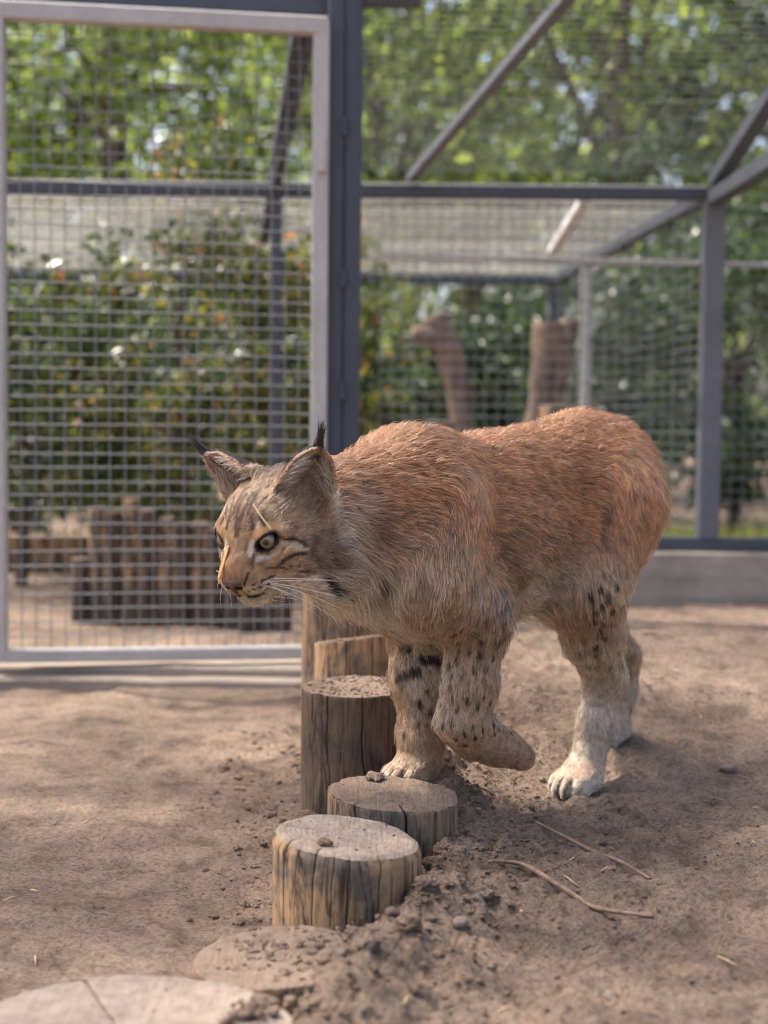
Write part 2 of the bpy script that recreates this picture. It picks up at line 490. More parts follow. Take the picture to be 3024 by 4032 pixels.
# crumbs lying on the log tops
def on_top(x, y, z, r, n, rmin, rmax, bias=(0, 0), sl=(0, 0)):
    out = []
    for _ in range(n):
        a = g.random() * 6.283; q = r * math.sqrt(g.random()) * 0.94
        dx, dy = q * math.cos(a) + bias[0] * g.random(), q * math.sin(a) + bias[1] * g.random()
        if dx * dx + dy * dy > r * r * 0.95: continue
        out.append((x + dx, y + dy, z + dx * sl[0] + dy * sl[1] - 0.001, rmin * (rmax / rmin) ** (g.random() ** 2.2)))
    return out
items += on_top(-0.040, 2.560, 0.226, 0.097, 700, 0.0016, 0.0050, sl=(0.02, 0.02))
items += on_top(-0.040, 2.860, 0.268, 0.088, 220, 0.0016, 0.005, sl=(0.12, -0.13))
items += on_top(0.018, 2.200, 0.127, 0.095, 150, 0.0011, 0.0030, sl=(-0.06, 0.03))
items += on_top(-0.045, 1.950, 0.131, 0.090, 60, 0.0010, 0.0035, sl=(-0.10, 0.02)) + [(-0.075, 1.895, 0.134, 0.008), (-0.068, 1.892, 0.134, 0.006)]
items += on_top(-0.122, 1.720, 0.050, 0.098, 900, 0.0010, 0.0058, bias=(0.07, 0.03), sl=(0.07, 0.03))
items += on_top(-0.250, 1.420, 0.076, 0.165, 150, 0.0010, 0.0035, bias=(0.06, 0.05))
for cx, cy, cz, rr, nn in ((-0.125, 1.48, 0.079, 0.025, 60), (0.0, 1.74, 0.062, 0.05, 200), (-0.012, 2.268, 0.133, 0.010, 25), (0.055, 1.83, 0.06, 0.04, 120)):
    for _ in range(nn):
        dx, dy = g.normal(0, rr, 2) * 0.6
        items.append((cx + dx, cy + dy, cz + max(0, 0.6 * rr - math.hypot(dx, dy)) * 0.5, 0.002 + 0.006 * g.random() ** 2))
scatter_lumps('soil_crumbs', items, m_crumb)
# ------------------------------------------------------------------ steel posts, gate, wire mesh
def steel_mat(name, col, rough=0.55, metal=0.0, var=0.25):
    m, nt, b = new_mat(name, rough, 0.4)
    tc = node(nt, 'ShaderNodeTexCoord')
    n1 = noise_tex(nt, tc.outputs['Object'], 9.0, 5, 0.6)
    n2 = noise_tex(nt, tc.outputs['Object'], 60.0, 4, 0.6)
    c = mixc(nt, var, col, ramp(nt, n1.outputs['Fac'], [(0.3, tuple(v * 0.55 for v in col)), (0.7, tuple(min(1, v * 1.35) for v in col))]))
    c = mixc(nt, 0.25, c, ramp(nt, n2.outputs['Fac'], [(0.35, (0.7, 0.7, 0.7)), (0.6, (1, 1, 1))]), 'MULTIPLY')
    nt.links.new(c, b.inputs['Base Color'])
    b.inputs['Metallic'].default_value = metal
    return m
M_ANTH = steel_mat('anthracite_paint', (0.060, 0.068, 0.088), 0.5)
M_GREY = steel_mat('mid_grey_paint', (0.125, 0.135, 0.160), 0.5)
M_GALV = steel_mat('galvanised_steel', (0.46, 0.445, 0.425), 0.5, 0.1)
M_WIRE = steel_mat('galvanised_wire', (0.20, 0.212, 0.225), 0.5, 0.3)
M_SUNLIT = steel_mat('sunlit_tone', (0.72, 0.71, 0.70), 0.5)  # sunlight on the run's rafter, put into a near-white base colour
M_WIREB = steel_mat('weathered_wire', (0.17, 0.185, 0.20), 0.5, 0.3)
def bar_mesh(a, b_, w, h, up=(0, 0, 1)):
    """box bar from a to b, w across, h along up, with small chamfers left to the eye"""
    a = Vector(a); b_ = Vector(b_)
    t = (b_ - a).normalized()
    u = Vector(up)
    if abs(t.dot(u)) > 0.98: u = Vector((0, 1, 0))
    s = t.cross(u).normalized(); u = s.cross(t).normalized()
    c = min(w, h) * 0.09
    prof = [(w / 2, h / 2 - c), (w / 2 - c, h / 2), (-w / 2 + c, h / 2), (-w / 2, h / 2 - c), (-w / 2, -h / 2 + c), (-w / 2 + c, -h / 2), (w / 2 - c, -h / 2), (w / 2, -h / 2 + c)]
    V = [tuple(p + s * x + u * y) for p in (a, b_) for x, y in prof]
    Fc = [(i, (i + 1) % 8, 8 + (i + 1) % 8, 8 + i) for i in range(8)] + [tuple(range(8))[::-1], tuple(range(8, 16))]
    return V, Fc
def bar(name, a, b_, w, h, mat, parent=None, up=(0, 0, 1)):
    V, Fc = bar_mesh(a, b_, w, h, up)
    if parent is not None:
        L = parent.location
        V = [(x - L.x, y - L.y, z - L.z) for x, y, z in V]
    return mesh_obj(name, V, Fc, mat, parent)
def wire_panel(name, o, ex, ey, nx_, ny_, wire, mat, parent=None, sag=0.0, seed=0):
    """welded wire grid: origin o, edges ex and ey, real round-ish wires"""
    o = np.array(o, float); ex = np.array(ex, float); ey = np.array(ey, float)
    nrm = np.cross(ex, ey); nrm /= np.linalg.norm(nrm)
    g_ = np.random.default_rng(seed)
    Vs, Qs, n = [], [], 0
    def add(a, b_, sd, off):
        nonlocal n
        segs = 7
        ts = np.linspace(0, 1, segs)
        wob = np.cumsum(g_.normal(0, 0.0009, (segs, 3)), 0) * (1 if seed else 0)
        pts = a + (b_ - a) * ts[:, None] + nrm * off + wob
        up_ = nrm * wire / 2; sd = sd / np.linalg.norm(sd) * wire / 2
        ring = np.stack([up_, sd, -up_, -sd])
        V = (pts[:, None] + ring[None]).reshape(-1, 3)
        Q = [[j * 4 + k, j * 4 + (k + 1) % 4, (j + 1) * 4 + (k + 1) % 4, (j + 1) * 4 + k] for j in range(segs - 1) for k in range(4)]
        Vs.append(V); Qs.append(np.array(Q) + n); n += len(V)
    for k in range(nx_ + 1):
        add(o + ex * k / nx_, o + ex * k / nx_ + ey, ex, wire * 0.45)
    for k in range(ny_ + 1):
        add(o + ey * k / ny_, o + ey * k / ny_ + ex, ey, -wire * 0.45)
    V = np.concatenate(Vs)
    if parent is not None:
        V = V - np.array(parent.location)
    return stuff(fast_mesh(name, V, np.concatenate(Qs), mat, parent, False))

# ---- gate
GL, GR = np.array([-1.005, 3.86, 0.0]), np.array([-0.165, 3.985, 0.0])
gd = (GR - GL) / np.linalg.norm(GR - GL)
gate = empty('gate', tuple(GL)); tag(gate, 'galvanised gate with pale frame and square wire mesh', 'gate')
ZB, ZT = 0.070, 1.735
def gp(t, z, off=0.0):
    p = GL + (GR - GL) * t
    return (p[0] - gd[1] * off, p[1] + gd[0] * off, z)
bar('bottom_rail', gp(0, ZB), gp(1, ZB), 0.04, 0.034, M_GALV, gate)
bar('top_rail', gp(0, ZT), gp(1, ZT), 0.045, 0.045, M_GALV, gate)
bar('stile', gp(0.0, ZB), gp(0.0, ZT), 0.04, 0.04, M_GALV, gate, up=(0, 1, 0))
bar('stile', gp(0.985, ZB), gp(0.985, ZT), 0.044, 0.04, M_GALV, gate, up=(0, 1, 0))
_a, _b = np.array(gp(0.02, ZB + 0.012, 0.012)), np.array(gp(0.965, ZB + 0.012, 0.012))
wire_panel('wire_mesh', _a, _b - _a, (0, 0, ZT - ZB - 0.03), 21, 44, 0.0033, M_WIRE, gate, seed=3)
for z in (0.42, 1.35):
    bar('hinge', gp(0.985, z, -0.03), gp(0.985, z + 0.09, -0.03), 0.022, 0.022, M_GALV, gate, up=(0, 1, 0))
# ---- post beside the gate: two steel profiles back to back, and the beam over the gate
post = empty('gate_post', (-0.115, 4.02, 0.0)); tag(post, 'tall dark grey steel post beside the open side of the gate', 'post')
bar('profile', (-0.138, 4.02, -0.1), (-0.138, 4.02, 2.35), 0.0452, 0.06, M_ANTH, post, up=(0, 1, 0))
bar('profile', (-0.092, 4.02, -0.1), (-0.092, 4.02, 2.35), 0.0452, 0.06, M_ANTH, post, up=(0, 1, 0))
bar('web', (-0.115, 4.045, -0.1), (-0.115, 4.045, 2.35), 0.05, 0.008, M_ANTH, post, up=(0, 1, 0))
for z in (0.75, 1.05, 1.45):
    bar('bracket', (-0.115, 3.985, z), (-0.115, 3.985, z + 0.05), 0.012, 0.012, M_ANTH, post, up=(0, 1, 0))
tag(bar('overhead_beam', (-1.5, 3.90, 1.805), (-0.16, 4.06, 1.815), 0.06, 0.075, M_ANTH), 'dark grey steel beam above the gate', 'beam')
tag(bar('overhead_beam', (-0.07, 4.03, 1.845), (0.085, 4.03, 1.845), 0.06, 0.08, M_ANTH), 'short dark steel beam stub sticking out from the gate post', 'beam')
# concrete sill under the gate, in two weathered courses
def concrete_mat(name, col):
    m, nt, b = new_mat(name, 0.9, 0.2)
    tc = node(nt, 'ShaderNodeTexCoord')
    n1 = noise_tex(nt, tc.outputs['Object'], 4.0, 6, 0.65); n2 = noise_tex(nt, tc.outputs['Object'], 45.0, 5, 0.7)
    mp = node(nt, 'ShaderNodeMapping'); mp.inputs['Scale'].default_value = (0.6, 1, 9)
    nt.links.new(tc.outputs['Object'], mp.inputs['Vector'])
    n3 = noise_tex(nt, mp.outputs[0], 3.0, 3, 0.6)
    c = mixc(nt, 0.7, col, ramp(nt, n1.outputs['Fac'], [(0.3, tuple(v * 0.62 for v in col)), (0.7, tuple(v * 1.25 for v in col))]))
    c = mixc(nt, 0.5, c, ramp(nt, n3.outputs['Fac'], [(0.35, (0.66, 0.65, 0.64)), (0.6, (1.05, 1.05, 1.05))]), 'MULTIPLY')
    c = mixc(nt, 0.5, c, ramp(nt, n2.outputs['Fac'], [(0.3, (0.7, 0.7, 0.7)), (0.6, (1, 1, 1))]), 'MULTIPLY')
    nt.links.new(c, b.inputs['Base Color'])
    bump(nt, b, n2.outputs['Fac'], 0.4, 0.006)
    return m
M_CONC = concrete_mat('concrete', (0.34, 0.285, 0.235))
M_WALL = concrete_mat('wall_concrete', (0.36, 0.315, 0.265))
def slab(name, x0, x1, y0, y1, z0, z1, mat, parent=None, seg=40, seed=0):
    """block with a slightly broken, uneven top edge"""
    xs = np.linspace(x0, x1, seg)
    prof = [(y0, z0), (y0, z1 - 0.006), (y0 + 0.006, z1), (y1 - 0.006, z1), (y1, z1 - 0.006), (y1, z0)]
    V = []
    for k, x in enumerate(xs):
        e = float(vnoise(np.array([x * 7.0 + seed, 3.1]))) * 0.005
        for j, (yy, zz) in enumerate(prof):
            V.append((x, yy + (e if j in (1, 2) else 0), zz + (e * 0.7 if j in (1, 2, 3, 4) else 0)))
    m_ = len(prof)
    Fc = [(k * m_ + j, (k + 1) * m_ + j, (k + 1) * m_ + j + 1, k * m_ + j + 1) for k in range(seg - 1) for j in range(m_ - 1)]
    Fc += [tuple(range(m_)), tuple(range((seg - 1) * m_, seg * m_))[::-1]]
    if parent is not None:
        L = parent.location
        V = [(x - L.x, y - L.y, z - L.z) for x, y, z in V]
    return mesh_obj(name, V, Fc, mat, parent)
sill = empty('gate_sill', (-0.65, 3.95, 0)); tag(sill, 'low worn concrete sill in two courses under the gate', 'kerb')
slab('upper_course', -1.7, -0.06, 3.885, 4.16, -0.05, 0.040, M_CONC, sill, seed=1)
slab('lower_course', -1.7, -0.06, 3.815, 3.880, -0.05, 0.018, M_CONC, sill, seed=5)
# ---- concrete wall and fence on the right, 5 m off
wall = slab('concrete_wall', -0.02, 5.0, 5.05, 5.25, -0.05, 0.262, M_WALL, None, 60, 9)
tag(wall, 'low pale concrete wall under the steel fence', 'wall')
fence = empty('mesh_fence', (0.55, 5.14, 0.262)); tag(fence, 'steel fence of square wire mesh on the low concrete wall', 'fence')
bar('bottom_rail', (-0.02, 5.14, 0.288), (5.0, 5.14, 0.288), 0.06, 0.046, M_ANTH, fence)
bar('top_rail', (-2.2, 5.14, 1.490), (1.14, 5.14, 1.490), 0.05, 0.045, M_ANTH, fence)
bar('fence_post', (1.123, 5.14, 0.31), (1.123, 5.14, 1.47), 0.072, 0.06, M_GREY, fence, up=(0, 1, 0))
bar('fence_post', (-0.378, 5.14, 0.0), (-0.378, 5.14, 1.47), 0.036, 0.036, M_ANTH, fence, up=(0, 1, 0))
bar('middle_rail', (-0.02, 5.155, 1.275), (2.4, 5.155, 1.235), 0.018, 0.018, M_GALV, fence)
wire_panel('wire_mesh', (-0.02, 5.12, 0.31), (2.6, 0, 0), (0, 0, 1.18), 64, 29, 0.0029, M_WIREB, fence, seed=4)
# ---- the roofed run behind it
run = empty('mesh_run', (0.0, 6.6, 0.0)); tag(run, 'roofed wire mesh run behind the fence', 'cage')
bar('far_beam', (-3.0, 8.1, 1.490), (0.93, 8.1, 1.490), 0.06, 0.05, M_ANTH, run)
bar('side_beam', (1.123, 5.17, 1.500), (0.92, 8.1, 1.500), 0.055, 0.05, M_ANTH, run)
bar('post', (0.92, 8.1, 0.05), (0.92, 8.1, 1.47), 0.07, 0.06, M_ANTH, run, up=(0, 1, 0))
bar('post', (0.965, 7.2, 0.05), (0.965, 7.2, 1.47), 0.045, 0.045, M_GALV, run, up=(0, 1, 0))
bar('post', (-1.9, 8.1, 0.0), (-1.9, 8.1, 1.47), 0.06, 0.06, M_ANTH, run, up=(0, 1, 0))
bar('rafter', (0.690, 5.2, 1.475), (0.745, 6.75, 1.475), 0.045, 0.035, M_SUNLIT, run)
wire_panel('roof_mesh', (-3.0, 5.17, 1.525), (4.1, 0, 0), (0, 2.9, 0), 106, 75, 0.0028, M_GALV, run, seed=5)  # sunlit brightness of this roof is put into the lighter wire colour
wire_panel('side_mesh', (1.10, 5.2, 0.10), (-0.18, 2.85, 0), (0, 0, 1.37), 22, 36, 0.0026, M_WIREB, run, seed=6)
# ---- sloping mesh roof over the near enclosure
roof = empty('mesh_canopy', (0.9, 4.3, 1.5)); tag(roof, 'sloping wire mesh canopy over the near enclosure, rising from the fence', 'canopy')
bar('edge_beam', (1.123, 5.12, 1.53), (1.20, 2.9, 2.03), 0.05, 0.05, M_ANTH, roof)
bar('lower_beam', (1.123, 5.11, 1.475), (1.16, 3.3, 1.465), 0.055, 0.05, M_ANTH, roof)
bar('rafter', (0.08, 5.12, 1.53), (0.79, 2.9, 2.03), 0.035, 0.03, M_GREY, roof)
wire_panel('roof_mesh', (-0.1, 5.1, 1.555), (2.6, 0, 0), (0, -2.2, 0.5), 66, 60, 0.0028, M_WIREB, roof, seed=7)
# ---- dark sloping braces seen through the gate
brace = empty('roof_brace', (-0.30, 4.4, 1.6)); tag(brace, 'dark sloping roof brace behind the upper corner of the gate', 'brace')
bar('strut', (-0.262, 4.35, 1.83), (-0.455, 5.55, 1.38), 0.034, 0.05, M_ANTH, brace)
bar('strut', (-0.225, 4.35, 1.83), (-0.385, 5.12, 1.50), 0.030, 0.05, M_ANTH, brace)
# ---- palisade of short round stakes beyond the gate
pal_x = [-1.045, -0.985, -0.925, -0.862, -0.800, -0.738, -0.678, -0.618, -0.562, -0.505, -0.445, -0.388, -0.330]
pal_h = [0.22, 0.395, 0.385, 0.430, 0.395, 0.365, 0.350, 0.355, 0.335, 0.330, 0.300, 0.290, 0.270]
words_ = ['short dark stake at the end of the palisade by the low ledge', 'reddish stake next to the short end stake of the palisade', 'dark stake third from the short end of the palisade', 'tallest stake of the palisade, rising above its neighbours',
          'dark stake right beside the tallest one of the palisade', 'pale stake of the palisade, second after the tallest', 'stake of the palisade, third after the tallest', 'stake of the palisade, fourth after the tallest', 'stake of the palisade, fifth after the tallest',
          'stake of the palisade, sixth after the tallest', 'stake of the palisade, seventh after the tallest', 'stake of the palisade, eighth after the tallest', 'stake of the palisade closest to the dark gate post']
for k, (px, hh) in enumerate(zip(pal_x, pal_h)):
    log_post(px, 5.08 - 0.018 * k + 0.03 * (k % 2), 0.031, -0.03, hh, words_[k], (W_DARK, W_GREY, W_DARK, W_WARM)[k % 4] if k != 5 else W_WARM, E_SOIL, 60 + k, [(F_ + 0.3, 0.002, 0.004, 0, 1)], name='palisade_stake', cat='stake', group='stakes of the palisade beyond the gate', nseg=24, chamfer=0.004)
ledge = slab('timber_ledge', -3.6, -1.35, 6.75, 7.0, -0.03, 0.175, W_WARM, None, 30, 3)
tag(ledge, 'low timber ledge behind the palisade on the gate side', 'ledge')

# ---- climbing trunks beyond the fence
m_trunk, nt, b = new_mat('bare_trunk', 0.85, 0.2)
tc = node(nt, 'ShaderNodeTexCoord')
n1 = noise_tex(nt, tc.outputs['Object'], 9.0, 5, 0.6, 0.5); n2 = noise_tex(nt, tc.outputs['Object'], 60.0, 5, 0.7)
c = ramp(nt, n1.outputs['Fac'], [(0.32, (0.115, 0.085, 0.070)), (0.5, (0.225, 0.165, 0.130)), (0.68, (0.31, 0.205, 0.140))])
nt.links.new(mixc(nt, 0.6, c, ramp(nt, n2.outputs['Fac'], [(0.3, (0.55, 0.55, 0.55)), (0.6, (1, 1, 1))]), 'MULTIPLY'), b.inputs['Base Color'])
bump(nt, b, n2.outputs['Fac'], 0.7, 0.01)
def limb(pts, rads, sides=18, seed=0):
    pts = np.array(pts, float)
    # resample smoothly
    t = np.linspace(0, len(pts) - 1, (len(pts) - 1) * 6 + 1)
    i = np.clip(t.astype(int), 0, len(pts) - 2); f = (t - i)[:, None]
    p0 = pts[np.clip(i - 1, 0, None)]; p1 = pts[i]; p2 = pts[i + 1]; p3 = pts[np.clip(i + 2, None, len(pts) - 1)]
    Pp = 0.5 * (2 * p1 + (p2 - p0) * f + (2 * p0 - 5 * p1 + 4 * p2 - p3) * f ** 2 + (3 * p1 - p0 - 3 * p2 + p3) * f ** 3)
    rr = np.interp(t, np.arange(len(pts)), rads)
    V, Fc = tube(list(Pp), list(rr), sides)
    V = np.array(V)
    ctr = np.repeat(Pp, sides, 0)
    V = ctr + (V - ctr) * (1 + 0.16 * vnoise(V * 14.0 + seed) + 0.06 * vnoise(V * 50.0))[:, None]
    return V, Fc
def climbing_trunk(name, limbs, label):
    o = empty(name, tuple(limbs[0][0][0])); tag(o, label, 'trunk')
    for k, (pts, rads) in enumerate(limbs):
        V, Fc = limb(pts, rads, 18, k * 3 + len(label))
        mesh_obj('trunk' if k == 0 else 'branch_stub', V - np.array(limbs[0][0][0]), Fc, m_trunk, o, True)
    return o
climbing_trunk('climbing_trunk', [([(0.275, 5.7, 0.05), (0.290, 5.7, 0.55), (0.285, 5.7, 0.80), (0.235, 5.7, 0.98), (0.185, 5.7, 1.11)], [0.05, 0.046, 0.046, 0.052, 0.048]),
                                  ([(0.20, 5.69, 1.01), (0.150, 5.66, 1.03), (0.10, 5.65, 1.035)], [0.045, 0.036, 0.028])], 'bent climbing trunk with a side stub beyond the fence')
climbing_trunk('climbing_trunk', [([(0.55, 5.7, 0.05), (0.57, 5.7, 0.60), (0.60, 5.7, 0.80), (0.625, 5.7, 1.09)], [0.052, 0.050, 0.050, 0.058]),
                                  ([(0.62, 5.7, 0.72), (0.675, 5.69, 0.90), (0.705, 5.69, 1.10)], [0.030, 0.034, 0.035])], 'straight forked climbing trunk beyond the fence')
log_post(0.205, 5.55, 0.058, 0.05, 0.705, 'pale sawn stump beside the bent climbing trunk', W_WARM, E_PALE, 80, name='tree_stump', cat='stump', group='stumps beyond the fence', nseg=32)
log_post(0.640, 5.50, 0.066, 0.05, 0.768, 'pale sawn stump in front of the forked climbing trunk', W_WARM, E_PALE, 81, name='tree_stump', cat='stump', group='stumps beyond the fence', nseg=32)
# ------------------------------------------------------------------ trees, shrubs, grass
def leaf_mat(name, stops, trans=0.45, gloss=0.35):
    m = bpy.data.materials.new(name); m.use_nodes = True
    nt = m.node_tree; b = nt.nodes['Principled BSDF']
    geo = node(nt, 'ShaderNodeNewGeometry')
    c = ramp(nt, geo.outputs['Random Per Island'], stops)
    nt.links.new(c, b.inputs['Base Color'])
    b.inputs['Roughness'].default_value = gloss
    b.inputs['Specular IOR Level'].default_value = 0.5
    tr = node(nt, 'ShaderNodeBsdfTranslucent')
    nt.links.new(mixc(nt, 1.0, c, (2.2, 2.3, 1.0), 'MULTIPLY'), tr.inputs['Color'])
    mx = node(nt, 'ShaderNodeMixShader'); mx.inputs[0].default_value = trans
    nt.links.new(b.outputs[0], mx.inputs[1]); nt.links.new(tr.outputs[0], mx.inputs[2])
    nt.links.new(mx.outputs[0], nt.nodes['Material Output'].inputs['Surface'])
    return m
L_GREEN = leaf_mat('leaf_green', [(0.0, (0.060, 0.085, 0.042)), (0.45, (0.11, 0.15, 0.070)), (0.8, (0.19, 0.235, 0.10)), (1.0, (0.33, 0.38, 0.15))], 0.5, 0.28)
L_DARK = leaf_mat('leaf_dark', [(0.0, (0.020, 0.042, 0.022)), (0.6, (0.040, 0.072, 0.035)), (1.0, (0.075, 0.11, 0.045))], 0.25)
L_BUSH = leaf_mat('leaf_bush', [(0.0, (0.025, 0.045, 0.018)), (0.6, (0.055, 0.085, 0.030)), (0.9, (0.11, 0.15, 0.05)), (1.0, (0.26, 0.30, 0.10))], 0.22, 0.25)
L_YEL = leaf_mat('leaf_turning', [(0.0, (0.030, 0.050, 0.020)), (0.62, (0.070, 0.092, 0.032)), (0.82, (0.18, 0.19, 0.05)), (0.94, (0.33, 0.25, 0.07)), (0.96, (0.36, 0.18, 0.08)), (1.0, (0.40, 0.17, 0.10))], 0.25, 0.3)
L_PALE = leaf_mat('leaf_pale', [(0.0, (0.07, 0.105, 0.05)), (0.5, (0.16, 0.20, 0.11)), (1.0, (0.34, 0.38, 0.22))], 0.5, 0.28)
m_bark, nt, b = new_mat('tree_bark', 0.9, 0.15)
tc = node(nt, 'ShaderNodeTexCoord'); n1 = noise_tex(nt, tc.outputs['Object'], 14.0, 6, 0.7)
nt.links.new(ramp(nt, n1.outputs['Fac'], [(0.3, (0.05, 0.038, 0.03)), (0.7, (0.19, 0.155, 0.125))]), b.inputs['Base Color'])
bump(nt, b, n1.outputs['Fac'], 0.8, 0.03)

def leaf_cloud(P, size, r, flat=0.5):
    """diamond leaves folded along the midrib, one island each"""
    n = len(P)
    a = unit(r.normal(0, 1, (n, 3)) + np.array([0, 0, -0.25]))
    b_ = unit(np.cross(a, r.normal(0, 1, (n, 3)) + np.array([0, 0, flat])))
    c_ = np.cross(a, b_)
    s = size * r.uniform(0.6, 1.35, n)[:, None]
    v0 = P; v1 = P + a * s * 0.5 + b_ * s * 0.30 + c_ * s * 0.08; v2 = P + a * s; v3 = P + a * s * 0.5 - b_ * s * 0.30 + c_ * s * 0.08
    V = np.stack([v0, v1, v2, v3], 1).reshape(-1, 3)
    k = np.arange(n) * 4
    return V, np.stack([k, k + 1, k + 2, k + 3], 1)
def clumps(center, rad, n_clump, n_leaf, clump_r, r, hollow=0.35):
    """leaf positions gathered in clumps inside an uneven ellipsoid"""
    d = unit(r.normal(0, 1, (n_clump, 3)))
    q = r.uniform(hollow, 1.0, n_clump) ** 0.6
    cc = np.array(center) + d * (q * (1 + 0.28 * vnoise(d * 2.3 + center[0])))[:, None] * np.array(rad)
    k = r.integers(0, n_clump, n_leaf)
    return cc, cc[k] + r.normal(0, 1, (n_leaf, 3)) * clump_r * r.uniform(0.4, 1.0, (n_leaf, 1))
def tree(x, y, z, height, crown, mat, leaf, n_clump, n_leaf, label, seed, trunk_r=0.12, crown_z=0.62, group='trees behind the enclosure', name='tree', cat='tree', lean=0.0):
    r = np.random.default_rng(seed)
    o = empty(name, (x, y, z)); tag(o, label, cat, group)
    ctr = (lean, 0, height * crown_z)
    cc, P = clumps(ctr, crown, n_clump, n_leaf, min(crown) * 0.15, r)
    P = P[P[:, 2] > 0.03]
    V, Q = leaf_cloud(P, leaf, r)
    fast_mesh('crown', V, Q, mat, o, False)
    Vs, Fs, n = [], [], 0
    def add(V, F):
        nonlocal n
        Vs.extend([tuple(v) for v in V]); Fs.extend([tuple(i + n for i in f) for f in F]); n += len(V)
    top = np.array(ctr) + np.array([0, 0, crown[2] * 0.35])
    add(*limb([(0, 0, -0.15), (0.05 * lean + 0.02, 0, height * 0.25), tuple(np.array([lean * 0.5, 0.02, height * 0.45])), tuple(top)], [trunk_r * 1.25, trunk_r, trunk_r * 0.75, trunk_r * 0.2], 12, seed))
    for c in cc[:: max(1, n_clump // 14)]:
        s0 = np.array([lean * 0.4, 0, height * 0.28]) + (top - np.array([0, 0, height * 0.28])) * r.uniform(0.0, 0.7) * np.array([0.6, 1, 1])
        add(*limb([s0, (s0 + c) / 2 + np.array([0, 0, 0.08 * height]) * r.uniform(-0.3, 0.8), c], [trunk_r * 0.4, trunk_r * 0.25, trunk_r * 0.08], 6, seed + 1))
    mesh_obj('trunk', Vs, Fs, m_bark, o, True)
    return o
# shrubs seen through the gate
tree(-1.55, 6.3, 0.05, 1.5, (0.62, 0.5, 0.72), L_BUSH, 0.050, 70, 5200, 'green bush behind the gate, over the timber ledge', 11, 0.025, 0.52, 'bushes behind the gate', 'bush', 'bush')
tree(-0.85, 6.15, 0.05, 1.75, (0.55, 0.45, 0.86), L_YEL, 0.046, 70, 5200, 'bush with yellow and orange leaves rising behind the palisade', 12, 0.025, 0.54, 'bushes behind the gate', 'bush', 'bush')
tree(-0.30, 6.4, 0.05, 1.55, (0.42, 0.4, 0.72), L_YEL, 0.044, 46, 2600, 'yellowing bush behind the pale gate stile', 13, 0.022, 0.55, 'bushes behind the gate', 'bush', 'bush')
tree(-1.10, 6.9, 0.05, 1.0, (0.9, 0.4, 0.50), L_BUSH, 0.040, 60, 4600, 'low leafy bush with pale leaves behind the stakes', 14, 0.02, 0.5, 'bushes behind the gate', 'bush', 'bush')
# dark evergreen hedge bushes beyond the run
hx = [(0.35, 8.9, 1.35, 0.62), (1.15, 8.7, 1.75, 0.70), (1.95, 8.3, 1.95, 0.75), (2.75, 8.6, 2.2, 0.85), (-0.35, 9.3, 1.5, 0.7), (-1.3, 9.4, 1.7, 0.8), (-2.3, 9.2, 1.8, 0.85), (1.6, 9.8, 2.6, 0.9)]
hl = ['dark evergreen bush behind the bent climbing trunk', 'dark evergreen bush behind the corner post of the run', 'dense dark bush behind the tall fence post', 'tall dark bush at the far right end of the fence', 'dark bush behind the gate post', 'dark bush far behind the turning bush', 'dark bush far behind the green gate bush', 'tallest dark bush, rising behind the fence corner']
for k, (x, y, hgt, rad) in enumerate(hx):
    tree(x, y, 0.05, hgt, (rad, rad * 0.75, hgt * 0.52), L_DARK, 0.060, 80, 5600, hl[k], 20 + k, 0.035, 0.52, 'evergreen bushes behind the fence', 'evergreen_bush', 'bush')
# the tree that shades the enclosure, its trunk outside the picture on the left
tree(-3.5, 3.1, 0.0, 6.4, (1.5, 1.2, 0.9), L_GREEN, 0.085, 60, 3000, 'tree overhanging the enclosure from beyond the left end of the gate', 90, 0.11, 0.80, 'trees behind the enclosure', lean=0.9)
# trees further back
tx = [(-4.2, 13.0, 6.2, 1.9, L_GREEN), (-2.2, 12.0, 6.6, 1.8, L_GREEN), (-0.2, 13.5, 6.8, 1.9, L_PALE), (1.9, 12.2, 6.4, 1.9, L_GREEN), (3.9, 12.8, 6.6, 2.0, L_DARK), (5.6, 12.0, 6.0, 1.9, L_GREEN), (-6.0, 14.5, 7.0, 2.2, L_DARK), (0.9, 16.0, 7.8, 2.3, L_DARK)]
tl = ['broad green tree behind the left side of the gate frame', 'green tree right behind the gate', 'pale leaved tree behind the dark gate post', 'green tree behind the mesh run', 'dark tree behind the sloping mesh roof', 'green tree past the right end of the fence', 'large dark tree past the left end of the gate', 'tallest dark tree, farthest behind the run']
for k, (x, y, hgt, rad, mm) in enumerate(tx):
    tree(x, y, 0.0, hgt, (rad, rad * 0.8, hgt * 0.44), mm, 0.115, 130, 8000, tl[k], 40 + k, 0.13, 0.58)
# woodland that closes the view, one mass
r = np.random.default_rng(77)
ang = r.uniform(-0.75, 0.75, 5200)
dist = r.uniform(19, 27, 5200)
zz = r.uniform(0, 1, 5200) ** 0.8 * (9.0 + 2.5 * vnoise(np.stack([ang * 9, ang * 0], -1)))
cc = np.stack([np.sin(ang) * dist, np.cos(ang) * dist, zz], 1)
k = r.integers(0, len(cc), 27000)
V, Q = leaf_cloud(cc[k] + r.normal(0, 0.42, (27000, 3)), 0.30, r)
wood = stuff(fast_mesh('woodland', V, Q, L_PALE, None, False))
tag(wood, 'distant green woodland closing the view behind the trees', 'woodland')
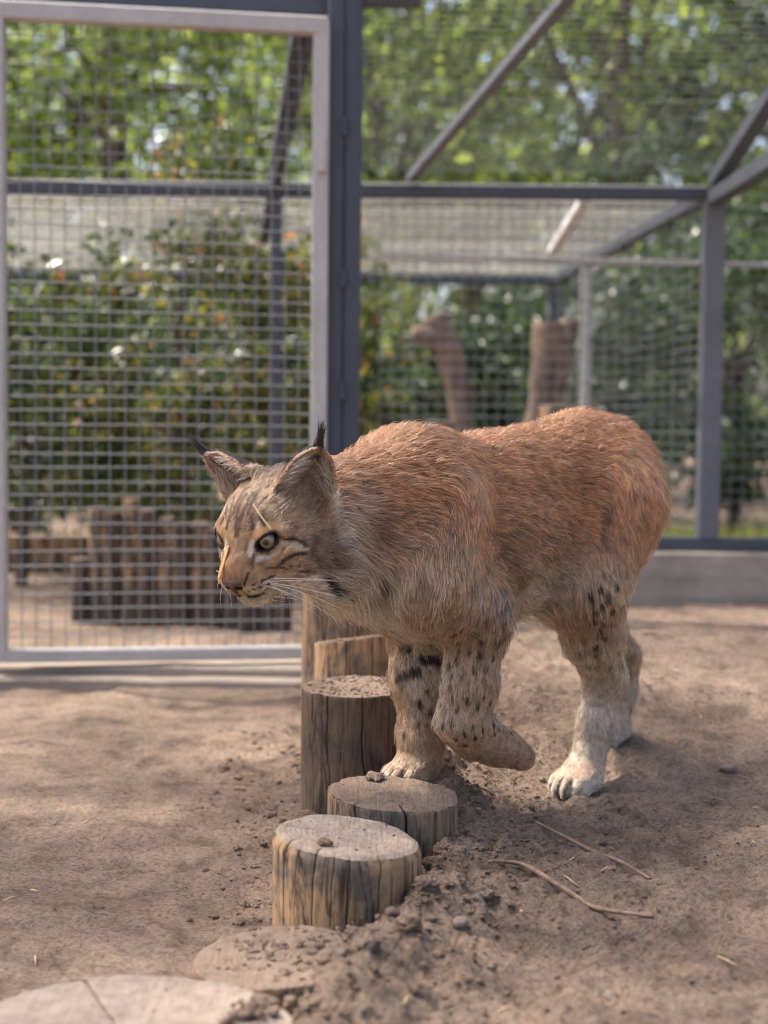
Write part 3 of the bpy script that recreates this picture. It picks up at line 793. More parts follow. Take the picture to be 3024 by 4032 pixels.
# grass beyond the wall
n = 9000
gx = r.uniform(0.9, 5.0, n); gy = r.uniform(5.5, 8.2, n)
base = np.stack([gx, gy, ground_height(gx, gy)], 1)
hgt = r.uniform(0.05, 0.16, n); a = r.uniform(0, 6.28, n)
side = np.stack([np.cos(a), np.sin(a), a * 0], 1) * 0.005
lean = np.stack([r.normal(0, 0.03, n), r.normal(0, 0.03, n), hgt], 1)
V = np.stack([base - side, base + side, base + lean], 1).reshape(-1, 3)
kk = np.arange(n) * 3
L_GRASS = leaf_mat('grass_blade', [(0, (0.10, 0.14, 0.035)), (1, (0.30, 0.30, 0.10))], 0.4, 0.6)
grass = stuff(fast_mesh('grass', V, np.stack([kk, kk + 1, kk + 2], 1), L_GRASS, None, False))
tag(grass, 'short sunlit grass behind the low concrete wall', 'grass')
# ------------------------------------------------------------------ the lynx
# body frame: s along the heading, l to the animal's left, z up; P0 is the point on the ground between the hind feet
P0 = np.array([0.29, 2.535, 0.0])
_h = np.array([-1.0, -1.0, 0.0]) / math.sqrt(2)
_l = np.array([1.0, -1.0, 0.0]) / math.sqrt(2)
LYNX_RZ = math.atan2(_h[1], _h[0])

def smin(a, b, k):
    h = np.maximum(k - np.abs(a - b), 0) / k
    return np.minimum(a, b) - h * h * k * 0.25
def smax(a, b, k):
    return -smin(-a, -b, k)
def cone(P, a, ra, b, rb):
    a = np.asarray(a, float); b = np.asarray(b, float)
    ab = b - a
    t = np.clip(((P - a) @ ab) / (ab @ ab), 0, 1)
    return np.linalg.norm(P - a - t[:, None] * ab, axis=1) - (ra + (rb - ra) * t)
def ell(P, c, r, M=None):
    q = P - np.asarray(c, float)
    if M is not None:
        q = q @ M.T
    r = np.asarray(r, float)
    k0 = np.linalg.norm(q / r, axis=1)
    k1 = np.linalg.norm(q / (r * r), axis=1)
    return k0 * (k0 - 1.0) / np.maximum(k1, 1e-9)
def chain(P, pts, k=0.02):
    d = None
    for (a, ra), (b, rb) in zip(pts[:-1], pts[1:]):
        e = cone(P, a, ra, b, rb)
        d = e if d is None else smin(d, e, k)
    return d

# head frame (f forward, l left, u up) inside the body frame
HC = np.array([0.606, -0.022, 0.533])
def _head_axes(yaw, pitch, roll):
    f = np.array([math.cos(yaw) * math.cos(pitch), math.sin(yaw) * math.cos(pitch), -math.sin(pitch)])
    l = np.cross([0, 0, 1.0], f); l /= np.linalg.norm(l)
    u = np.cross(f, l)
    return np.stack([f, math.cos(roll) * l + math.sin(roll) * u, math.cos(roll) * u - math.sin(roll) * l])
HM = _head_axes(R(10.5), R(25.0), R(0.0))
def to_head(P):
    return (P - HC) @ HM.T
def from_head(q):
    return np.asarray(q, float) @ HM + HC

EYE = np.array([0.0640, 0.0370, 0.0140])
EYE_R = 0.0155
LID_TILT = R(24)
LID_A = np.array([0.86, 0.50, 0.06]); LID_A /= np.linalg.norm(LID_A)
_sx = np.cross(LID_A, [0, 0, 1.0]); _sx /= np.linalg.norm(_sx)
_sx = _sx if _sx[0] > 0 else -_sx
_uy = np.cross(_sx, LID_A); _uy = _uy if _uy[2] > 0 else -_uy
LID_X = _sx * math.cos(LID_TILT) - _uy * math.sin(LID_TILT)      # towards the inner corner, and down
LID_Y = _sx * math.sin(LID_TILT) + _uy * math.cos(LID_TILT)
# ears: base, axis (towards the tip), the way the cup opens
EAR = {}; EAR_W = 0.0425
for sgn in (1, -1):
    base = np.array([-0.022, sgn * 0.047, 0.048])
    tip = np.array([-0.036, 0.087, 0.105]) if sgn > 0 else np.array([-0.020, -0.113, 0.098])
    ax = tip - base; L = np.linalg.norm(ax); ax /= L
    op = np.array([0.80, 0.62, -0.18]) if sgn > 0 else np.array([0.95, -0.12, 0.0])
    op -= ax * (op @ ax); op /= np.linalg.norm(op)
    wd = np.cross(ax, op)
    EAR[sgn] = (base, ax, wd, op, L)
def ear_coords(q, sgn):
    base, ax, wd, op, L = EAR[sgn]
    d = q - base
    return d @ wd, (d @ ax) / L, d @ op
def ear_sdf(q, sgn):
    u, v, w = ear_coords(q, sgn)
    L = EAR[sgn][4]
    vv = np.clip(v, -0.35, 1.0)
    half = EAR_W * np.clip(1.0 - np.clip(vv, 0, 1) ** 1.7, 0, 1) ** 0.62 * (1 - 0.10 * np.clip(-vv, 0, 1)) + 0.002
    curve = 0.030 * (1 - 0.35 * np.clip(vv, 0, 1))
    sheet = curve * (u / 0.036) ** 2 - curve * 0.9 + 0.014 * np.clip(vv, 0, 1) ** 2
    d = np.abs(w - sheet) * 0.72 - 0.0042
    d = np.maximum(d, np.abs(u) - half)
    d = np.maximum(d, (v - 1.0) * L)
    d = np.maximum(d, (-0.3 - v) * L)
    return d

def head_sdf(q):
    A = q.copy(); A[:, 1] = np.abs(A[:, 1])
    d = ell(A, (-0.010, 0, 0.016), (0.082, 0.068, 0.058))                     # cranium
    d = smin(d, ell(A, (0.024, 0, 0.008), (0.054, 0.057, 0.050)), 0.03)       # brow
    d = smin(d, cone(A, (0.036, 0, 0.024), 0.021, (0.100, 0, -0.010), 0.0165), 0.026)   # bridge of the nose
    d = smin(d, ell(A, (0.084, 0, -0.033), (0.037, 0.034, 0.028)), 0.022)     # muzzle
    d = smin(d, ell(A, (0.091, 0.0185, -0.036), (0.024, 0.0205, 0.020)), 0.012)  # whisker pad
    d = smin(d, ell(A, (0.068, 0.020, -0.014), (0.026, 0.022, 0.022)), 0.02)  # upper jaw
    d = smin(d, ell(A, (0.022, 0.048, -0.030), (0.046, 0.034, 0.042)), 0.03)  # cheek
    d = smin(d, cone(A, (0.0, 0, -0.052), 0.040, (0.080, 0, -0.060), 0.021), 0.022)      # jaw
    d = smin(d, ell(A, (0.085, 0, -0.0655), (0.018, 0.020, 0.0135)), 0.008)   # chin
    d = smin(d, cone(A, (0.046, 0.030, 0.030), 0.015, (0.052, 0.052, 0.018), 0.012), 0.016)  # brow ridge
    d = smin(d, ell(A, (-0.006, 0.058, -0.060), (0.045, 0.024, 0.046)), 0.03) # ruff
    d = smin(d, cone(A, (0.020, 0.052, -0.060), 0.018, (0.012, 0.056, -0.088), 0.010), 0.015)   # hanging cheek hair
    # lids over the eyeball, with an almond opening
    d = smin(d, np.linalg.norm(A - EYE, axis=1) - (EYE_R + 0.0030), 0.010)
    e = A - EYE
    ex, ey, ez = e @ LID_X, e @ LID_Y, e @ LID_A
    hole = (np.sqrt((ex / 0.0158) ** 2 + (ey / 0.0090) ** 2) - 1) * 0.0090
    d = smax(d, -np.maximum(hole, 0.002 - ez), 0.003)
    # mouth cleft
    d = smax(d, -ell(A, (0.090, 0.0, -0.0545), (0.022, 0.036, 0.0022)), 0.006)
    d = smax(d, -cone(A, (0.112, 0, -0.028), 0.0022, (0.113, 0, -0.048), 0.0022), 0.005)
    for sgn in (1, -1):
        d = smin(d, ear_sdf(q, sgn), 0.010)
    return d

def paw(P, c, fwd, half, toe_drop=0.0, size=1.0):
    """c: centre of the pad; fwd: unit vector to the toes (in the ground plane)"""
    c = np.asarray(c, float)
    f = np.asarray(fwd, float); f /= np.linalg.norm(f)
    side = np.cross([0, 0, 1.0], f)
    if np.linalg.norm(side) < 1e-3:
        side = np.array([0, 1.0, 0])
    side /= np.linalg.norm(side)
    up = np.cross(f, side)
    M = np.stack([f, side, up])
    d = ell(P, c, (0.043 * size, half, 0.026 * size), M)
    for k, (o, fo) in enumerate(((-0.66, 0.022), (-0.235, 0.035), (0.235, 0.035), (0.66, 0.022))):
        tc = c + f * fo * size + side * o * half + up * (-0.005 * size)
        d = smin(d, ell(P, tc, (0.024 * size, 0.0112 * size, 0.0195 * size), M), 0.004)
    return d

NH_PAW = (-0.014, 0.052, 0.078); FH_PAW = (-0.232, -0.045, 0.119); FF_PAW = (0.302, -0.032, 0.128)
def leg_nh(P):
    d = chain(P, [((-0.085, 0.050, 0.545), 0.100), ((0.000, 0.072, 0.405), 0.062), ((-0.030, 0.066, 0.320), 0.044),
                  ((-0.080, 0.057, 0.248), 0.031), ((-0.062, 0.054, 0.170), 0.027), ((-0.036, 0.052, 0.098), 0.030)], 0.03)
    return smin(d, paw(P, NH_PAW, (1, 0.05, -0.12), 0.0385), 0.02)
def leg_fh(P):
    d = chain(P, [((-0.115, -0.050, 0.545), 0.100), ((-0.120, -0.066, 0.390), 0.062), ((-0.215, -0.058, 0.305), 0.042),
                  ((-0.272, -0.050, 0.252), 0.029), ((-0.266, -0.047, 0.190), 0.0255), ((-0.252, -0.045, 0.136), 0.028)], 0.03)
    return smin(d, paw(P, FH_PAW, (1, 0.05, -0.1), 0.036), 0.02)
def leg_nf(P):
    d = chain(P, [((0.340, 0.060, 0.560), 0.058), ((0.385, 0.066, 0.455), 0.062), ((0.268, 0.068, 0.380), 0.047),
                  ((0.282, 0.064, 0.275), 0.038), ((0.294, 0.060, 0.218), 0.035), ((0.262, 0.060, 0.192), 0.032), ((0.218, 0.060, 0.172), 0.032)], 0.025)
    return smin(d, paw(P, (0.194, 0.060, 0.163), (-1, 0, -0.36), 0.037, size=1.10), 0.018)
def leg_ff(P):
    d = chain(P, [((0.335, -0.060, 0.550), 0.058), ((0.380, -0.062, 0.450), 0.060), ((0.272, -0.058, 0.372), 0.050),
                  ((0.284, -0.045, 0.270), 0.039), ((0.288, -0.034, 0.175), 0.031), ((0.290, -0.032, 0.140), 0.032)], 0.025)
    return smin(d, paw(P, FF_PAW, (1, 0.0, -0.05), 0.036), 0.02)

def torso_sdf(P):
    A = P.copy(); A[:, 1] = np.abs(A[:, 1])
    d = ell(A, (0.265, 0, 0.500), (0.200, 0.098, 0.142))                      # rib cage
    d = smin(d, ell(A, (0.080, 0, 0.510), (0.200, 0.094, 0.134)), 0.06)       # loin and belly
    d = smin(d, ell(A, (-0.085, 0, 0.586), (0.145, 0.094, 0.114)), 0.06)      # pelvis
    d = smin(d, ell(A, (-0.158, 0, 0.565), (0.086, 0.084, 0.120)), 0.05)      # rump
    d = smin(d, ell(A, (0.345, 0.036, 0.590), (0.080, 0.040, 0.076)), 0.04)   # shoulder blades
    d = smin(d, cone(A, (0.10, 0, 0.590), 0.058, (0.36, 0, 0.603), 0.056), 0.05)          # spine and withers
    d = smin(d, cone(A, (-0.06, 0, 0.632), 0.062, (0.16, 0, 0.602), 0.055), 0.05)         # loin
    d = smin(d, cone(A, (0.36, 0, 0.598), 0.060, (0.500, -0.010, 0.565), 0.060), 0.05)     # nape
    d = smin(d, cone(A, (0.350, 0, 0.545), 0.092, (0.520, -0.010, 0.535), 0.066), 0.05)  # neck
    d = smin(d, cone(A, (0.340, 0, 0.460), 0.098, (0.455, 0, 0.470), 0.066), 0.05)       # brisket
    d = smin(d, cone(P, (-0.205, -0.01, 0.620), 0.030, (-0.236, -0.030, 0.530), 0.022), 0.03)  # short tail
    return d

def boxed(fn, lo, hi, pad=0.06):
    """evaluate fn only near its box; farther off the distance to the box will do"""
    lo = np.asarray(lo); hi = np.asarray(hi)
    def g(P):
        q = np.maximum(np.maximum(lo - P, P - hi), 0)
        d = np.sqrt((q * q).sum(1)) + 0.001
        m = d < pad
        if m.any():
            d[m] = fn(P[m])
        return d
    return g
head_fast = boxed(head_sdf, (-0.085, -0.135, -0.125), (0.125, 0.135, 0.125))
torso_fast = boxed(torso_sdf, (-0.27, -0.11, 0.34), (0.60, 0.11, 0.71))
LEGS = {'nh': boxed(leg_nh, (-0.20, -0.06, 0.04), (0.08, 0.16, 0.66)), 'fh': boxed(leg_fh, (-0.32, -0.16, 0.08), (0.0, 0.06, 0.66)),
        'nf': boxed(leg_nf, (0.13, 0.0, 0.10), (0.46, 0.14, 0.63)), 'ff': boxed(leg_ff, (0.2, -0.13, 0.09), (0.45, 0.01, 0.62))}

def lynx_sdf(P, parts=False):
    hd = head_fast(to_head(P))
    T = torso_fast(P)
    TH = smin(T, hd, 0.030)
    ds = {k: g(P) for k, g in LEGS.items()}
    D = TH
    for k, e in ds.items():
        D = np.minimum(D, smin(TH, e, 0.045 if k in ('nh', 'fh') else 0.040))
    if parts:
        return D, T, hd, ds
    return D

def isosurface(fn, lo, hi, vox, coarse=5):
    lo = np.asarray(lo, float); hi = np.asarray(hi, float)
    nc = np.ceil((hi - lo) / (vox * coarse)).astype(int)
    cs = vox * coarse
    # coarse samples at the centre of each block
    gx = [lo[k] + (np.arange(nc[k]) + 0.5) * cs for k in range(3)]
    G = np.stack(np.meshgrid(*gx, indexing='ij'), -1).reshape(-1, 3)
    dc = fn(G).reshape(nc)
    n = nc * coarse
    D = np.repeat(np.repeat(np.repeat(dc.astype(np.float32), coarse, 0), coarse, 1), coarse, 2)
    band = np.argwhere(np.abs(dc) < cs * 1.35)
    off = np.stack(np.meshgrid(*[np.arange(coarse)] * 3, indexing='ij'), -1).reshape(-1, 3)
    for c0 in range(0, len(band), 4000):
        b = band[c0:c0 + 4000]
        idx = (b[:, None, :] * coarse + off[None]).reshape(-1, 3)
        D[idx[:, 0], idx[:, 1], idx[:, 2]] = fn(lo + (idx + 0.5) * vox)
    S = D < 0
    x, y, z = S.shape
    # cells with mixed corners
    cnt = np.zeros((x - 1, y - 1, z - 1), np.uint8)
    for dx in (0, 1):
        for dy in (0, 1):
            for dz in (0, 1):
                cnt += S[dx:x - 1 + dx, dy:y - 1 + dy, dz:z - 1 + dz]
    cells = np.argwhere((cnt > 0) & (cnt < 8))
    vid = np.full(cnt.shape, -1, np.int32)
    vid[cells[:, 0], cells[:, 1], cells[:, 2]] = np.arange(len(cells))
    corner = np.stack(np.meshgrid([0, 1], [0, 1], [0, 1], indexing='ij'), -1).reshape(-1, 3)
    val = np.stack([D[tuple((cells + c).T)] for c in corner], 1)
    acc = np.zeros((len(cells), 3)); num = np.zeros(len(cells))
    for i in range(8):
        for j in range(i + 1, 8):
            if np.abs(corner[i] - corner[j]).sum() == 1:
                a, b = val[:, i], val[:, j]
                m = (a < 0) != (b < 0)
                t = np.where(m, a / np.where(m, a - b, 1), 0)
                acc[m] += corner[i] + t[m, None] * (corner[j] - corner[i])
                num[m] += 1
    V = lo + (cells + acc / num[:, None] + 0.5) * vox
    quads = []
    for ax in range(3):
        o1, o2 = [k for k in range(3) if k != ax]
        sl0 = [slice(None)] * 3; sl1 = [slice(None)] * 3
        sl0[ax] = slice(0, -1); sl1[ax] = slice(1, None)
        ch = S[tuple(sl0)] != S[tuple(sl1)]
        e = np.argwhere(ch)
        ok = (e[:, o1] > 0) & (e[:, o2] > 0) & (e[:, o1] < S.shape[o1] - 1) & (e[:, o2] < S.shape[o2] - 1)
        e = e[ok]
        inside = S[tuple(e.T)]
        u1 = np.zeros(3, int); u1[o1] = 1
        u2 = np.zeros(3, int); u2[o2] = 1
        q = np.stack([vid[tuple((e - u1 - u2).T)], vid[tuple((e - u2).T)], vid[tuple(e.T)], vid[tuple((e - u1).T)]], 1)
        flip = ~inside if ax != 1 else inside
        q[flip] = q[flip][:, ::-1]
        quads.append(q)
    return V, np.concatenate(quads)

def vert_normals(V, Q):
    n = np.cross(V[Q[:, 2]] - V[Q[:, 0]], V[Q[:, 3]] - V[Q[:, 1]])
    N = np.zeros_like(V)
    for k in range(4):
        for a in range(3):
            N[:, a] += np.bincount(Q[:, k], n[:, a], len(V))
    return N / np.maximum(np.linalg.norm(N, axis=1, keepdims=True), 1e-12)

LV, LQ = isosurface(lynx_sdf, (-0.34, -0.18, 0.03), (0.76, 0.18, 0.75), 0.0033)
LN = vert_normals(LV, LQ)
LV = LV - LN * np.clip(lynx_sdf(LV), -0.002, 0.002)[:, None]
LN = vert_normals(LV, LQ)

lynx = empty('lynx', tuple(P0), LYNX_RZ)
tag(lynx, 'reddish brown spotted lynx with black ear tufts walking beside the log posts', 'lynx')
FUR_N = 480000
# ---- coat: colour, direction and length of the hair at every point of the skin (body frame)
def seg_dist(Q, pts):
    pts = np.asarray(pts, float) / 1000.0
    if len(pts) == 1:
        return np.linalg.norm(Q - pts[0], axis=1)
    d = None
    for a, b in zip(pts[:-1], pts[1:]):
        e = cone(Q, a, 0, b, 0)
        d = e if d is None else np.minimum(d, e)
    return d
def blend(col, c, w):
    return col + (np.asarray(c) - col) * np.clip(w, 0, 1)[:, None]

RUFOUS = (0.490, 0.225, 0.102); BROWN = (0.372, 0.195, 0.103); SAND = (0.480, 0.315, 0.185); CREAM = (0.67, 0.555, 0.405)
WHITE = (0.55, 0.46, 0.37); BLACK = (0.018, 0.014, 0.013); DARK = (0.085, 0.050, 0.036); GREYB = (0.30, 0.215, 0.155)

HEAD_MARKS = [  # polyline in the head frame (mm, left half; mirrored), half width mm, soft mm, colour, strength
    ([(94, 23, 5), (85, 22, 15), (77, 25, 21)], 3.4, 3.0, WHITE, 0.95),
    ([(92, 32, -3), (79, 41, -7), (68, 51, -3), (63, 58, 9)], 3.6, 2.6, WHITE, 0.95),
    ([(71, 29, 35), (66, 31, 41)], 2.5, 3.0, WHITE, 0.8),
    ([(60, 62, 4), (50, 70, -3), (46, 75, -12)], 4.0, 4.0, CREAM, 0.75),
    ([(78, 30, -6), (72, 42, -12), (60, 56, -10)], 4.0, 5.0, SAND, 0.4),
    ([(91, 28, 3), (99, 27, -6), (101, 28, -12)], 2.5, 3.5, DARK, 0.8),
    ([(64, 58, 18), (59, 64, 11), (48, 69, 5), (44, 73, -3), (43, 76, -9)], 2.2, 2.2, BLACK, 0.95),
    ([(75, 52, -20), (66, 60, -15), (56, 69, -13), (48, 75, -18)], 2.3, 2.2, BLACK, 0.95),
    ([(88, 42, -19), (73, 54, -26)], 2.0, 2.2, DARK, 0.9),
    ([(58, 68, -39), (49, 74, -42), (37, 77, -46)], 2.2, 2.6, BLACK, 0.8),
    ([(71, 56, -29)], 2.0, 2.0, DARK, 0.9), ([(67, 62, -27)], 2.0, 2.0, DARK, 0.9), ([(59, 69, -30)], 2.0, 2.0, DARK, 0.9),
    ([(66, 64, -35)], 2.0, 2.0, DARK, 0.9), ([(52, 72, -28)], 2.0, 2.0, DARK, 0.8),
    ([(26, 80, -9), (38, 79, -22), (24, 78, -48), (6, 70, -70)], 7.0, 9.0, DARK, 0.85),
    ([(30, 78, -58), (22, 76, -76), (12, 68, -96)], 5.0, 4.0, BLACK, 1.0),
    ([(109, 24, -17), (115, 22, -24), (119, 18, -32)], 1.7, 1.8, BLACK, 0.95),
    ([(106, 8, -57), (101, 22, -57), (90, 30, -57), (78, 33, -55)], 2.6, 2.2, BLACK, 0.95),
    ([(61, 4, 55), (77, 2, 40), (86, 2, 27)], 2.2, 2.5, DARK, 0.9),
    ([(67, 20, 46), (75, 23, 33)], 2.6, 2.5, DARK, 0.95),
    ([(58, 31, 50), (64, 35, 42), (66, 40, 34)], 2.6, 2.8, DARK, 0.95),
    ([(38, 5, 68), (58, 6, 57), (70, 5, 47)], 2.4, 2.5, DARK, 0.9),
    ([(52, 35, 52), (64, 28, 43)], 2.4, 2.5, DARK, 0.9),
    ([(30, 12, 70), (50, 13, 61), (66, 13, 50)], 2.4, 2.5, DARK, 0.9),
    ([(37, 27, 62), (56, 22, 54), (70, 16, 42)], 2.2, 2.5, DARK, 0.85),
    ([(20, 36, 62), (40, 40, 54)], 2.0, 3.0, DARK, 0.5),
]
for _p in [(112, 30, -33), (103, 37, -33), (94, 40, -33), (87, 42, -35), (116, 21, -40), (113, 28, -40), (107, 34, -40), (96, 38, -42), (115, 14, -48), (110, 25, -48), (100, 33, -49), (90, 37, -49)]:
    HEAD_MARKS.append(([_p, (_p[0] - 5, _p[1] + 2, _p[2] + 1)], 1.7, 1.2, BLACK, 1.0))

BODY_MARKS = [  # polyline in the body frame (mm), half width, soft, colour, strength, which leg's skin
    ([(305, -15, 313), (275, -8, 309)], 7, 4, BLACK, 1.0, 'ff'), ([(328, -43, 283), (316, -20, 296)], 7, 4, BLACK, 0.95, 'ff'),
    ([(325, -35, 336), (322, -40, 330)], 7, 6, BLACK, 0.7, 'ff'), ([(306, -6, 265)], 4, 3, BLACK, 0.85, 'ff'),
    ([(314, -13, 249), (312, -14, 239)], 3.5, 2.5, BLACK, 1, 'ff'), ([(296, -6, 230)], 4, 3, BLACK, 0.9, 'ff'),
    ([(314, -17, 210)], 2.5, 2.5, DARK, 0.9, 'ff'), ([(305, -8, 209)], 2.5, 2.5, DARK, 0.9, 'ff'),
    ([(252, 100, 484), (215, 95, 455), (201, 92, 436)], 10, 16, DARK, 0.6, None),
    ([(486, 63, 463), (478, 63, 445)], 6, 8, DARK, 0.9, None), ([(436, 111, 448), (440, 111, 436)], 9, 12, DARK, 0.5, None),
    ([(2, 114, 548), (10, 115, 520), (16, 115, 490)], 6, 10, DARK, 0.65, None),
    ([(303, 123, 427), (212, 92, 431)], 3.5, 4, DARK, 0.75, None), ([(294, 125, 405), (219, 101, 413)], 3.5, 4, DARK, 0.8, None),
    ([(312, 122, 392), (255, 125, 401)], 3.0, 3.5, DARK, 0.85, None), ([(291, 123, 376), (250, 120, 394)], 3.0, 3.5, DARK, 0.85, None),
    ([(285, 118, 352), (246, 118, 372)], 3.0, 3.5, DARK, 0.85, None), ([(300, 116, 340), (270, 118, 350)], 3.0, 3.5, DARK, 0.8, None),
]
for _p in [(50, 120, 410), (38, 127, 422), (37, 130, 397), (28, 135, 410), (44, 123, 387), (14, 137, 386), (38, 117, 369), (23, 124, 365), (53, 111, 383), (20, 131, 439), (7, 138, 428), (18, 116, 350), (2, 127, 359), (12, 102, 323), (9, 113, 339), (-12, 140, 398)]:
    BODY_MARKS.append(([_p, (_p[0] - 2, _p[1], _p[2] - 7)], 3.2, 2.4, BLACK, 0.95, None))

LEG_KEYS = ['nh', 'fh', 'nf', 'ff']
PAW_TOES = {'nh': (NH_PAW, 0.0385), 'fh': (FH_PAW, 0.036), 'ff': (FF_PAW, 0.036)}
def regions(P):
    D, T, hd, ds = lynx_sdf(P, True)
    L = np.stack([ds[k] for k in LEG_KEYS], 1)
    leg = L.argmin(1); ld = L.min(1)
    w_head = smoothstep(0.020, -0.012, hd - np.minimum(T, ld))
    w_leg = smoothstep(0.012, -0.020, ld - np.minimum(T, hd))
    return w_head, w_leg, leg

# scattered spots on the legs (found on the skin, one by one)
def scatter_spots():
    r = np.random.default_rng(21)
    idx = r.permutation(len(LV))[:26000]
    P = LV[idx]
    wh, wl, leg = regions(P)
    out = []
    for k in range(len(P)):
        p = P[k]
        if wl[k] < 0.5 or wh[k] > 0.1:
            continue
        key = LEG_KEYS[leg[k]]
        if key == 'nh':
            if not 0.28 < p[2] < 0.53 or p[0] > 0.03: continue
            gap, rad, st = 0.024, 0.0036, 0.85
        elif key == 'fh':
            if not 0.22 < p[2] < 0.45: continue
            gap, rad, st = 0.030, 0.0035, 0.8
        elif key == 'nf':
            if not 0.19 < p[2] < 0.44: continue
            gap, rad, st = 0.0155, 0.0033, 0.95
        else:
            if not 0.19 < p[2] < 0.36 or p[1] > -0.03: continue
            gap, rad, st = 0.024, 0.0032, 0.85
        if all((p[0] - q[0]) ** 2 + (p[1] - q[1]) ** 2 + (p[2] - q[2]) ** 2 > gap * gap for q, *_ in out):
            out.append((p, rad * r.uniform(0.75, 1.25), st * r.uniform(0.7, 1.1)))
    return out
SPOTS = scatter_spots()

def lid_coords(q, sgn):
    """a point in the frame of one eye: along the opening, across it, outwards"""
    e = q * np.array([1, sgn, 1]) - EYE
    m = np.array([1, sgn, 1])
    return e @ LID_X, e @ LID_Y, e @ LID_A, (LID_A * m, LID_X * m, LID_Y * m)

def coat(P, N):
    n = len(P)
    wh, wl, leg = regions(P)
    s, l, z = P.T
    al = np.abs(l)
    big = fbm(P * 9.0, 2); mid = fbm(P * np.array([26.0, 26, 44]), 3); fine = fbm(P * 90.0 + 5, 2)
    # ---- trunk
    belly = np.interp(s, [-0.3, -0.05, 0.08, 0.25, 0.40, 0.50], [0.34, 0.38, 0.415, 0.40, 0.43, 0.47])
    top = smoothstep(0.38, 0.58, z + 0.03 * big)
    col = np.tile(np.array(BROWN), (n, 1))
    col = blend(col, SAND, 0.26 + 0.35 * mid)
    col = blend(col, RUFOUS, 0.25 + 0.75 * top)
    low = smoothstep(np.where(s > 0.18, 0.035, 0.07), -0.03, z - belly + 0.025 * mid)
    col = blend(col, SAND, smoothstep(0.13, 0.03, z - belly + 0.02 * mid) * 0.55 * (s > -0.2))
    col = blend(col, CREAM, low * 0.85 * smoothstep(0.30, 0.10, np.where(s < 0.1, 0.0, 0.0)))
    # grizzled streaks
    col = col * (1 + 0.20 * mid + 0.10 * fine)[:, None]
    dk = smoothstep(0.30, 0.75, fbm(P * np.array([20.0, 60, 78]) + 9, 2)) * smoothstep(0.69, 0.52, z)
    col = blend(col, (0.19, 0.115, 0.070), dk * 0.62)
    # pale throat and side of the neck
    thr = smoothstep(0.050, 0.0, seg_dist(P, [(555, 62, 465), (545, 72, 510), (530, 72, 560)]))
    thr = np.maximum(thr, smoothstep(0.050, 0.0, seg_dist(P * np.array([1, -1, 1]), [(555, 62, 465), (545, 72, 510), (530, 72, 560)])))
    col = blend(col, CREAM, thr * 0.5)
    band = np.maximum(smoothstep(0.017, 0.004, seg_dist(P, [(572, 62, 578), (560, 56, 548), (556, 58, 522), (548, 56, 490), (545, 50, 462), (546, 42, 446)])),
                      smoothstep(0.017, 0.004, seg_dist(P * np.array([1, -1, 1]), [(572, 62, 578), (560, 56, 548), (556, 58, 522), (548, 56, 490), (545, 50, 462), (546, 42, 446)])))
    chest = smoothstep(0.36, 0.44, s) * smoothstep(0.50, 0.42, z)
    col = blend(col, CREAM, chest * 0.55)
    # back of the thigh and rump, warmer and darker
    rump = smoothstep(-0.10, -0.22, s) * smoothstep(0.35, 0.45, z)
    col = blend(col, (0.34, 0.165, 0.095), rump * 0.55)
    col = blend(col, BLACK, smoothstep(0.545, 0.53, z) * smoothstep(-0.235, -0.245, s) * 0.9)
    # ---- legs
    lc = np.tile(np.array(SAND), (n, 1))
    lc = lc * (1 + 0.16 * mid + 0.08 * fine)[:, None]
    for k, key in enumerate(LEG_KEYS):
        m = leg == k
        if key == 'nh':
            c = blend(lc, RUFOUS, smoothstep(0.40, 0.52, z) * 0.8)
            c = blend(c, CREAM, smoothstep(0.34, 0.28, z) * 0.6)
            c = blend(c, (0.50, 0.30, 0.18), smoothstep(0.33, 0.27, z) * smoothstep(0.0, -0.03, s + (z - 0.15) * 0.6 + 0.03) * 0.7)
            c = blend(c, (0.63, 0.52, 0.40), smoothstep(0.25, 0.16, z) * 0.85)
            c = blend(c, (0.55, 0.33, 0.20), smoothstep(0.016, 0.004, np.abs(z - 0.098 + 0.12 * (s + 0.0))) * 0.65)
        elif key == 'fh':
            c = blend(lc, RUFOUS, smoothstep(0.40, 0.52, z) * 0.8)
            c = blend(c, (0.44, 0.25, 0.15), smoothstep(0.30, 0.24, z) * smoothstep(-0.25, -0.275, s) * 0.8)
            c = blend(c, WHITE, smoothstep(0.25, 0.18, z) * 0.8)
            c = blend(c, (0.55, 0.33, 0.20), smoothstep(0.02, 0.005, np.abs(z - 0.145)) * 0.6)
        elif key == 'nf':
            c = blend(lc, BROWN, smoothstep(0.32, 0.42, z) * 0.8)
            c = blend(c, (0.50, 0.29, 0.175), smoothstep(0.36, 0.22, z) * 0.45)
            c = blend(c, (0.40, 0.235, 0.145), smoothstep(0.25, 0.20, s) * smoothstep(0.22, 0.19, z) * 0.7)
            c = blend(c, CREAM, smoothstep(0.172, 0.158, s) * smoothstep(0.150, 0.165, z) * 0.95)
            c = blend(c, CREAM, smoothstep(0.10, 0.03, al) * 0.3 * (z < 0.36) + smoothstep(0.258, 0.246, s) * smoothstep(0.20, 0.23, z) * smoothstep(0.30, 0.26, z) * 0.8)
        else:
            c = blend(lc, CREAM, smoothstep(-0.04, -0.01, l) * smoothstep(0.20, 0.24, z) * 0.75)
            c = blend(c, (0.40, 0.262, 0.160), smoothstep(0.25, 0.17, z) * 0.8)
        lc = np.where(m[:, None], c, lc)
